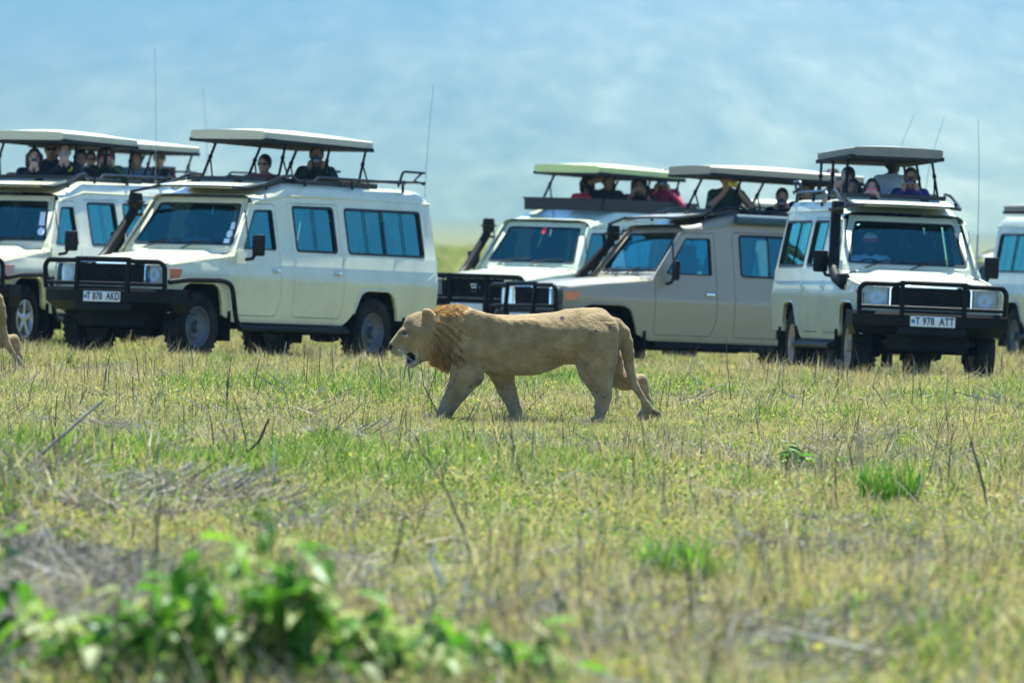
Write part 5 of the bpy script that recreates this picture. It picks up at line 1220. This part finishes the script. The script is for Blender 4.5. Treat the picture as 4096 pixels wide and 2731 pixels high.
cx_ = nrng.uniform(-7.5, 7.0, 900); cy2 = np.where(cx_ < 1, nrng.uniform(75.5, 77.6, 900), nrng.uniform(75.0, 77.0, 900)); ci_ = nrng.choice([0, 1, 2, 4, 5, 6, 7, 13], 900)
P = np.concatenate([P, np.stack([ex, ey, gz(ex, ey)], 1), np.stack([cx_, cy2, gz(cx_, cy2)], 1)]); I_ = np.concatenate([I_, ei, ci_]); S_ = np.concatenate([S_, nrng.uniform(.5, .85, nx), nrng.uniform(.8, 1.25, 900)]); R_ = np.concatenate([R_, nrng.uniform(0, 6.28, nx + 900)])
for k, (X, Y, Z, th, *_r) in CARS.items():     # no tall tufts through the wheels' tracks, trodden a little under the cars
    hx, hy = -math.sin(R(th)), -math.cos(R(th)); a = (P[:, 0] - X) * hx + (P[:, 1] - Y) * hy; b = (P[:, 0] - X) * hy * -1 + (P[:, 1] - Y) * hx
    S_ = np.where((a < .6) & (a > -5) & (np.abs(b) < .8), S_ * .75, S_)
ok = np.ones(len(P), bool)      # the lone plants stand clear of the sward
for bx_, by_, rd in ((3190, 1905, .34), (3560, 2010, .25), (2760, 2310, .36), (3120, 2660, .3)):
    g_ = ground_at(bx_, by_); dx_, dy_ = P[:, 0] - g_.x, P[:, 1] - g_.y; ok &= ~((np.hypot(dx_, dy_) < rd) & (nrng.uniform(size=len(P)) < .85)); S_ = np.where((np.abs(dx_) < rd) & (dy_ < 0) & (dy_ > -2.2), S_ * .55, S_)
dl_x, dl_y = P[:, 0] - lion.location.x, P[:, 1] - LY; S_ = np.where((np.abs(dl_x) < 1.3) & (dl_y < .6) & (dl_y > -2.5), S_ * .74, S_)
P, I_, S_, R_ = P[ok], I_[ok], S_[ok], R_[ok]
grass = scatter('grass', GC, P, I_, S_, R_); tag(grass, 'short mixed grass and herbs covering the plain', 'grass', kind='stuff')
P, I_, S_, R_ = field(112, 420, 1.6, 5.0, 2.4); far = scatter('distant_grass', GC, P, np.minimum(I_, 9), S_, R_, .05); tag(far, 'grass of the plain beyond the parked cars', 'grass', kind='stuff')

# ------------------------------------------------------------------ dead stems and sticks
SM = {'dark': pm('stem_dark', (.07, .052, .04), .8, var=.3, scale=30), 'grey': pm('stem_grey', (.27, .24, .19), .85, var=.3, scale=30), 'pale': pm('stem_pale', (.58, .53, .44), .8, var=.2, scale=30), 'brown': pm('stem_brown', (.14, .085, .06), .8, var=.3, scale=30)}
LB = {'dark': ('thin dark dry stick standing', 'upright dark dead stems'), 'grey': ('grey dry stick leaning', 'leaning grey dead stems'), 'pale': ('pale bleached stick', 'pale bleached stalks'), 'brown': ('thin brown stick slanting', 'slanting brown twigs')}
LAND = [(1650, 1500, 'in front of the striding lion'), (2330, 1640, 'behind the striding lion'), (60, 1480, 'by the second lion'), (480, 1430, 'under the plate T 878 AKD car'), (1100, 1480, 'between the lion and the cream car'), (3200, 1850, 'by the round leafy plant'), (3560, 1950, 'by the tall tussock'),
        (3600, 1460, 'before the plate T 978 ATT car'), (2850, 1500, 'before the tan car'), (970, 1780, 'by the curved lying stick'), (350, 1720, 'by the long grey branch'), (450, 2350, 'by the sparse leafy shoots'), (1780, 2350, 'by the kinked bleached stick'), (2700, 2290, 'by the bright green tussock'), (3500, 2400, 'by the olive leafy plant'), (2150, 1900, 'below the lion in open grass'), (230, 1600, 'near the second lion tail'), (900, 1550, 'left of the lion in dry grass'), (3050, 1700, 'in dry grass above the round plant'), (60, 2350, 'by the drooping dark leaf'), (1560, 2250, 'by the arching leaf clump'), (3900, 1650, 'in dry grass below the right-hand cars'), (3150, 2100, 'in the pale litter below the round plant')]
def stick(pts, r, mat, label=None, dy=0.0, sink=.03, name='dry_stick'):
    """pts: pixels from the foot to the tip; the stem leans dy metres away from the viewer over its length"""
    g = ground_at(*pts[0]); n = len(pts); P = [Vector((g.x, g.y, g.z - sink))]
    for i in range(1, n): P.append(at(pts[i][0], pts[i][1], g.y + dy * i / (n - 1)))
    for p in P[1:]: p.z = max(p.z, float(gz(p.x, p.y)) + .004)
    Q = [P[0]]
    for i in range(1, n):
        a, b = P[i - 1], P[i]
        for k in (1, 2, 3): Q.append(a.lerp(b, k / 3) + Vector((rng.uniform(-1, 1), rng.uniform(-1, 1), rng.uniform(-.5, .5))) * ((b - a).length * .018 if k < 3 else 0))
    m_ = len(Q); b = MB(); b.tube(Q, [r * (1 - .55 * i / (m_ - 1)) for i in range(m_)], 6)
    if r < .009 and n == 2 and rng.random() < .5:
        t = Q[m_ - 2]; d = (Q[-1] - Q[0]).length; b.tube([t, t + Vector((rng.choice((-1, 1)) * d * .12, 0, d * .14))], [r * .5, r * .25], 5)
    o = b.build(name, SM[mat], None, 60)
    for v in o.data.vertices: v.co -= Q[0]
    o.location = Q[0]
    hh = max(p.z for p in Q) - Q[0].z; lm = min(LAND, key=lambda q: abs(q[0] - pts[0][0]) + 1.3 * abs(q[1] - pts[0][1]))[2]
    lb, gp = LB[mat]; an_ = math.hypot(Q[-1].x - Q[0].x, Q[-1].y - Q[0].y) / max(hh, .01); lb = ('tall ' if hh > .42 else 'short ' if hh < .2 else '') + ('strongly tilted ' if an_ > 1.2 and mat in ('dark', 'grey') else '') + (lb.replace('thin ', 'stout ') if r >= .009 else lb) + ' ' + lm; gp += ' ' + lm; tag(o, label or lb, 'stick', None if label else gp); return o
stick([(0, 1944), (200, 1785), (417, 1599)], .020, 'grey', 'long thick grey branch leaning up below the second lion', .15, name='dry_stick')
stick([(0, 1617), (149, 1492)], .011, 'pale'); stick([(866, 1905), (968, 1838), (1035, 1765), (1077, 1673)], .018, 'dark', 'curved dark stick lying on the grass with one end raised', -.1, -.09, name='dry_stick')
stick([(1806, 2450), (1757, 2300), (1722, 2226), (1740, 2173)], .018, 'pale', 'thick bleached stick with a kinked top near the leafy bush', .03, name='dry_stick')
stick([(1892, 2252), (1845, 2095), (1786, 1963), (1658, 1746)], .010, 'dark', 'long bowed dark stem rising between the lion and the bush', .1, name='dry_stick')
stick([(3961, 2068), (3935, 1950), (3881, 1765)], .014, 'dark', 'stout dark stem leaning beside the grass tussock', .05, name='dry_stick')
stick([(1790, 1702), (1750, 1650), (1694, 1543), (1676, 1395)], .008, 'dark', 'thin dark stick standing under the striding lion jaw', .0, name='dry_stick')
stick([(2408, 1645), (2444, 1579)], .012, 'pale', 'short white stick leaning at the lion hind paw', .0, name='dry_stick')
for f_, t_, r, c in [((223, 1735), (229, 1581), .009, 'dark'), ((405, 1593), (440, 1417), .008, 'dark'), ((430, 1610), (437, 1430), .006, 'dark'), ((534, 1676), (530, 1503), .008, 'dark'), ((540, 1676), (556, 1540), .008, 'pale'), ((298, 1664), (342, 1557), .007, 'dark'),
        ((899, 1680), (925, 1429), .007, 'dark'), ((905, 1640), (912, 1485), .007, 'dark'), ((1101, 1557), (1146, 1366), .007, 'pale'), ((1214, 1610), (1235, 1390), .006, 'dark'), ((738, 1712), (797, 1631), .009, 'grey'), ((515, 1465), (586, 1414), .005, 'brown'), ((506, 1425), (478, 1205), .005, 'dark'), ((511, 1375), (461, 1288), .006, 'grey'),
        ((1748, 1634), (1888, 1538), .004, 'dark'), ((2056, 1682), (2212, 1535), .005, 'brown'), ((1862, 1712), (1923, 1604), .009, 'grey'), ((1850, 1706), (1898, 1622), .008, 'dark'), ((2205, 1685), (2290, 1635), .006, 'dark'), ((2440, 1650), (2330, 1655), .005, 'brown'), ((2300, 1720), (2420, 1668), .006, 'brown'), ((2200, 1745), (2305, 1715), .006, 'dark'), ((2106, 1608), (2142, 1510), .005, 'grey'),
        ((2928, 1658), (2905, 1352), .006, 'brown'), ((3258, 1570), (3270, 1368), .006, 'dark'), ((3124, 1630), (3132, 1425), .007, 'grey'), ((3587, 1676), (3489, 1537), .007, 'dark'), ((3293, 1789), (3397, 1673), .006, 'dark'), ((3267, 1865), (3272, 1795), .010, 'brown'), ((3673, 2000), (3792, 1647), .006, 'dark'), ((3483, 1990), (3424, 1682), .008, 'grey'), ((3727, 2050), (3590, 1902), .007, 'brown'),
        ((4000, 1712), (4077, 1620), .006, 'dark'), ((3288, 2055), (3180, 2008), .008, 'brown'), ((3655, 1445), (3753, 1362), .005, 'brown'), ((3640, 1442), (3672, 1370), .005, 'dark'), ((2690, 1560), (2800, 1415), .006, 'grey'), ((2740, 1500), (2810, 1340), .005, 'brown'), ((2660, 1590), (2775, 1467), .006, 'dark'), ((2630, 1540), (2570, 1600), .006, 'pale'),
        ((3010, 1480), (3060, 1395), .005, 'grey'), ((3060, 1590), (3090, 1480), .006, 'pale'), ((2945, 1560), (2965, 1500), .006, 'pale'), ((3290, 1500), (3330, 1400), .005, 'brown'), ((3020, 1760), (3005, 1700), .006, 'dark'), ((3380, 1855), (3395, 1810), .009, 'brown'), ((3560, 1760), (3570, 1675), .006, 'dark'), ((3660, 1760), (3672, 1702), .007, 'dark'),
        ((1550, 2325), (1615, 2062), .009, 'dark'), ((2102, 2002), (2076, 1831), .007, 'dark'), ((2082, 1841), (2188, 1789), .006, 'brown'), ((2270, 2540), (2265, 2350), .010, 'brown'), ((2312, 2002), (2247, 1946), .008, 'grey'), ((2460, 2210), (2390, 2130), .007, 'pale'), ((625, 2760), (628, 2040), .012, 'dark'), ((220, 2283), (238, 2110), .010, 'dark'), ((350, 2545), (512, 2325), .014, 'grey'), ((510, 2220), (541, 2070), .009, 'dark'),
        ((640, 1900), (665, 1805), .009, 'pale'), ((160, 1740), (185, 1700), .010, 'pale'), ((60, 1830), (40, 1690), .010, 'grey'), ((100, 1640), (140, 1500), .010, 'grey'), ((120, 2420), (60, 2290), .010, 'dark'), ((310, 2400), (255, 2140), .009, 'dark'), ((420, 2560), (520, 2480), .010, 'grey'), ((1010, 2180), (960, 2050), .008, 'dark'), ((840, 2130), (800, 1990), .008, 'grey'),
        ((1180, 1960), (1240, 1900), .007, 'grey'), ((1430, 2260), (1380, 2120), .009, 'grey'), ((3340, 2200), (3260, 2110), .009, 'pale'), ((3050, 2130), (2960, 2200), .010, 'pale'), ((3530, 2220), (3480, 2120), .008, 'pale'), ((3580, 2400), (3410, 2330), .007, 'brown'), ((3440, 2560), (3545, 2450), .009, 'dark'), ((3900, 2330), (3740, 2270), .008, 'brown'), ((2800, 2520), (2700, 2400), .009, 'brown'), ((1010, 1640), (1040, 1540), .006, 'dark'), ((600, 1640), (640, 1560), .006, 'brown'), ((1330, 1760), (1370, 1640), .006, 'dark'), ((1500, 1570), (1560, 1500), .005, 'dark'), ((1950, 1960), (1960, 1870), .006, 'dark')]:
    stick([f_, t_], r, c, None, rng.uniform(-.05, .12))

# loose dead litter, thicker on the left
def twigs(n, box, name, label):
    b = MB(); V = []; F = []
    for i in range(n):
        px = rng.uniform(box[0], box[2]); py = rng.uniform(box[1], box[3]); g = ground_at(px, py); L_ = rng.uniform(.12, .42); a = rng.uniform(0, 6.28); e = rng.uniform(.05, .75); d = Vector((math.cos(a) * math.cos(e), math.sin(a) * math.cos(e), math.sin(e)))
        p1 = g + d * L_ * .5 + Vector((rng.uniform(-.03, .03), 0, rng.uniform(0, .03))); r = rng.uniform(.003, .007); b.tube([g - d * .02, p1, g + d * L_], [r, r * .8, r * .5], 4, False)
    o = b.build(name, M['grey'], None, 0); tag(o, label, 'twigs', kind='stuff')
twigs(420, (-150, 1700, 1000, 2560), 'dead_brush', 'tangle of grey dead twigs in the near grass')
twigs(160, (1300, 1780, 2600, 2500), 'dead_brush', 'scattered grey twigs lying in the middle of the grass')
twigs(200, (2700, 1900, 4150, 2600), 'dead_brush', 'scattered grey twigs around the grass tussock')

# ------------------------------------------------------------------ broad-leaved plants, every leaf its own piece
def leaf_mesh(w, fold, curl, mat, name='leaf'):
    v = []; f = []; n = 6
    for i in range(n + 1):
        t = i / n; wd = w * (math.sin(math.pi * min(1, t ** .8)) ** .75) + .002; z = -curl * t * t
        for s in (-1, -.5, 0, .5, 1): v.append((t, s * wd, z + fold * abs(s) * wd + .012 * math.sin(t * 14 + s * 3) * abs(s)))
    for i in range(n):
        for j in range(4): f.append((i * 5 + j, (i + 1) * 5 + j, (i + 1) * 5 + j + 1, i * 5 + j + 1))
    me = bpy.data.meshes.new(name); me.from_pydata(v, [], f); me.materials.append(mat); me.polygons.foreach_set('use_smooth', np.ones(len(f), bool)); me.update(); return me
LEAF = [leaf_mesh(.24, .5, .25, M['leaf']), leaf_mesh(.27, .35, .5, M['leaf']), leaf_mesh(.22, .6, .1, M['leaf'])]; LEAFY = [leaf_mesh(.24, .5, .3, M['leafy']), leaf_mesh(.2, .7, .5, M['leafy'])]
def plant(name, label, base, hgt, spread, nst, nleaf, size, pale=.25, seed=1, cat='plant', group=None):
    r = random.Random(seed); g = ground_at(*base) if not isinstance(base, Vector) else base
    root = empty(name); root.location = g; tag(root, label, cat, group); per = nleaf // nst
    for s_ in range(nst):
        a = r.uniform(0, 6.28); q = math.sqrt(r.uniform(.02, 1)) * spread; top = Vector((math.cos(a) * q, math.sin(a) * q * .8, hgt * r.uniform(.55, 1) * (1 - .35 * (q / spread) ** 2))); b0 = Vector((math.cos(a) * q * .2, math.sin(a) * q * .2, -.03)); md = b0.lerp(top, .5) + Vector((0, 0, hgt * .06))
        pts = [b0, b0.lerp(md, .5), md, md.lerp(top, .5), top]; st = MB(); st.tube(pts, [.007, .006, .005, .004, .003], 5); st.build('stem', M['green'] if r.random() < .4 else SM['brown'], root, 60)
        for i in range(per):
            t = .25 + .75 * (i + r.random()) / per; k = min(3, int(t * 4)); p = pts[k].lerp(pts[k + 1], t * 4 - k)
            me = r.choice(LEAFY) if r.random() < pale * (.4 + t) else r.choice(LEAF); o = bpy.data.objects.new('leaf', me); link(o, root); sz = size * r.uniform(.55, 1.15)
            az = a + r.uniform(-1.9, 1.9) if r.random() < .6 else r.uniform(0, 6.28); pitch = r.uniform(-.5, .9)
            o.matrix_local = Matrix.Translation(p) @ Matrix.Rotation(az, 4, 'Z') @ Matrix.Rotation(pitch, 4, 'Y') @ Matrix.Rotation(r.uniform(-.6, .6), 4, 'X') @ Matrix.Scale(sz, 4)
    return root
plant('leafy_bush', 'dense broad-leaved green bush, the tallest in the foreground', (1000, 2860), .90, .42, 28, 280, .16, .24, 3, 'bush')
plant('leafy_bush', 'lower broad-leaved bush with pale young leaves beside the tallest bush', (1430, 2850), .56, .44, 20, 180, .15, .32, 4, 'bush')
plant('leafy_bush', 'sparse leafy shoots among grey twigs by the dark upright stem', (480, 2830), .62, .46, 18, 126, .145, .28, 5, 'bush')
plant('leafy_bush', 'leafy plant with a drooping dark leaf in the dead brush', (40, 2800), .80, .34, 14, 112, .16, .2, 6, 'bush')
plant('leafy_bush', 'small broad-leaved bush right of the kinked bleached stick', (2010, 2850), .48, .38, 14, 112, .14, .3, 7, 'bush')
plant('leafy_bush', 'low spreading leafy bush between two taller bushes', (1720, 2820), .46, .36, 12, 96, .14, .3, 17, 'bush')
plant('leafy_plant', 'round dark green broad-leaved plant alone in open grass', (3190, 1905), .30, .11, 8, 64, .13, .10, 8)
plant('leafy_plant', 'pair of low green plants with rounded leaves in dry grass', (3120, 2660), .17, .20, 6, 36, .10, .1, 9)
plant('leafy_plant', 'small olive leafy plant below the grass tussock', (3690, 2360), .12, .10, 4, 20, .08, .3, 10)
plant('leafy_plant', 'bright leafy sprig among dry stems before the tan car', (2790, 1475), .20, .10, 4, 16, .10, .6, 11)
plant('leafy_plant', 'curling green sprig before the tan car rear wheel', (3130, 1470), .22, .12, 4, 16, .11, .4, 12)
plant('leafy_plant', 'low dark herb below the plate T 878 AKD car', (270, 1470), .26, .16, 8, 64, .05, .2, 13)
plant('leafy_plant', 'small arching green leaf clump by the bowed stem', (1440, 2200), .10, .06, 3, 9, .11, .1, 14)
plant('leafy_plant', 'tiny green herb in the grass left of the tussock', (1620, 1935), .07, .06, 4, 20, .05, .2, 15)
def tussock(label, base, n, rad, h0, h1, wid, mat, seed, bendy=.6):
    v, f = blades(n, rad, h0, h1, wid, bendy, seed); o = mk('grass_tussock', v, f, M[mat], None, 0); o.location = ground_at(*base); tag(o, label, 'grass', kind='stuff'); return o
tussock('tall dark green grass tussock with wispy stems', (3560, 2010), 240, .22, .12, .40, .006, 'leaf', 41)
tussock('bright green low grass tussock in a bare patch', (2700, 2305), 170, .18, .12, .30, .008, 'leaf', 42, 1.0)
tussock('second flattened bright green tussock beside the bare patch', (2830, 2320), 90, .14, .10, .24, .008, 'green', 43, 1.2)
import sys, OpenImageIO as oiio, numpy as np
b=oiio.ImageBuf(sys.argv[1] if len(sys.argv)>1 else '/workdir/render_main.png'); a=b.get_pixels(oiio.FLOAT)[...,:3]*255
for n,(x,y) in dict(bumperB=(150,299),underB=(260,345),sideB=(300,270),hoodB=(150,255),roofE=(600,225),lionside=(530,350),lionback=(520,312),grass=(700,420),grass2=(500,550),hazeTR=(950,30),hazeL=(60,60),hazeM=(500,120),hazeLow=(470,240),slabtop=(280,133),wshieldB=(185,225),sideF=(800,290),tyreB=(195,330)).items():
    p=a[y-2:y+3,x-2:x+3].reshape(-1,3).mean(0); print(n,p.round())
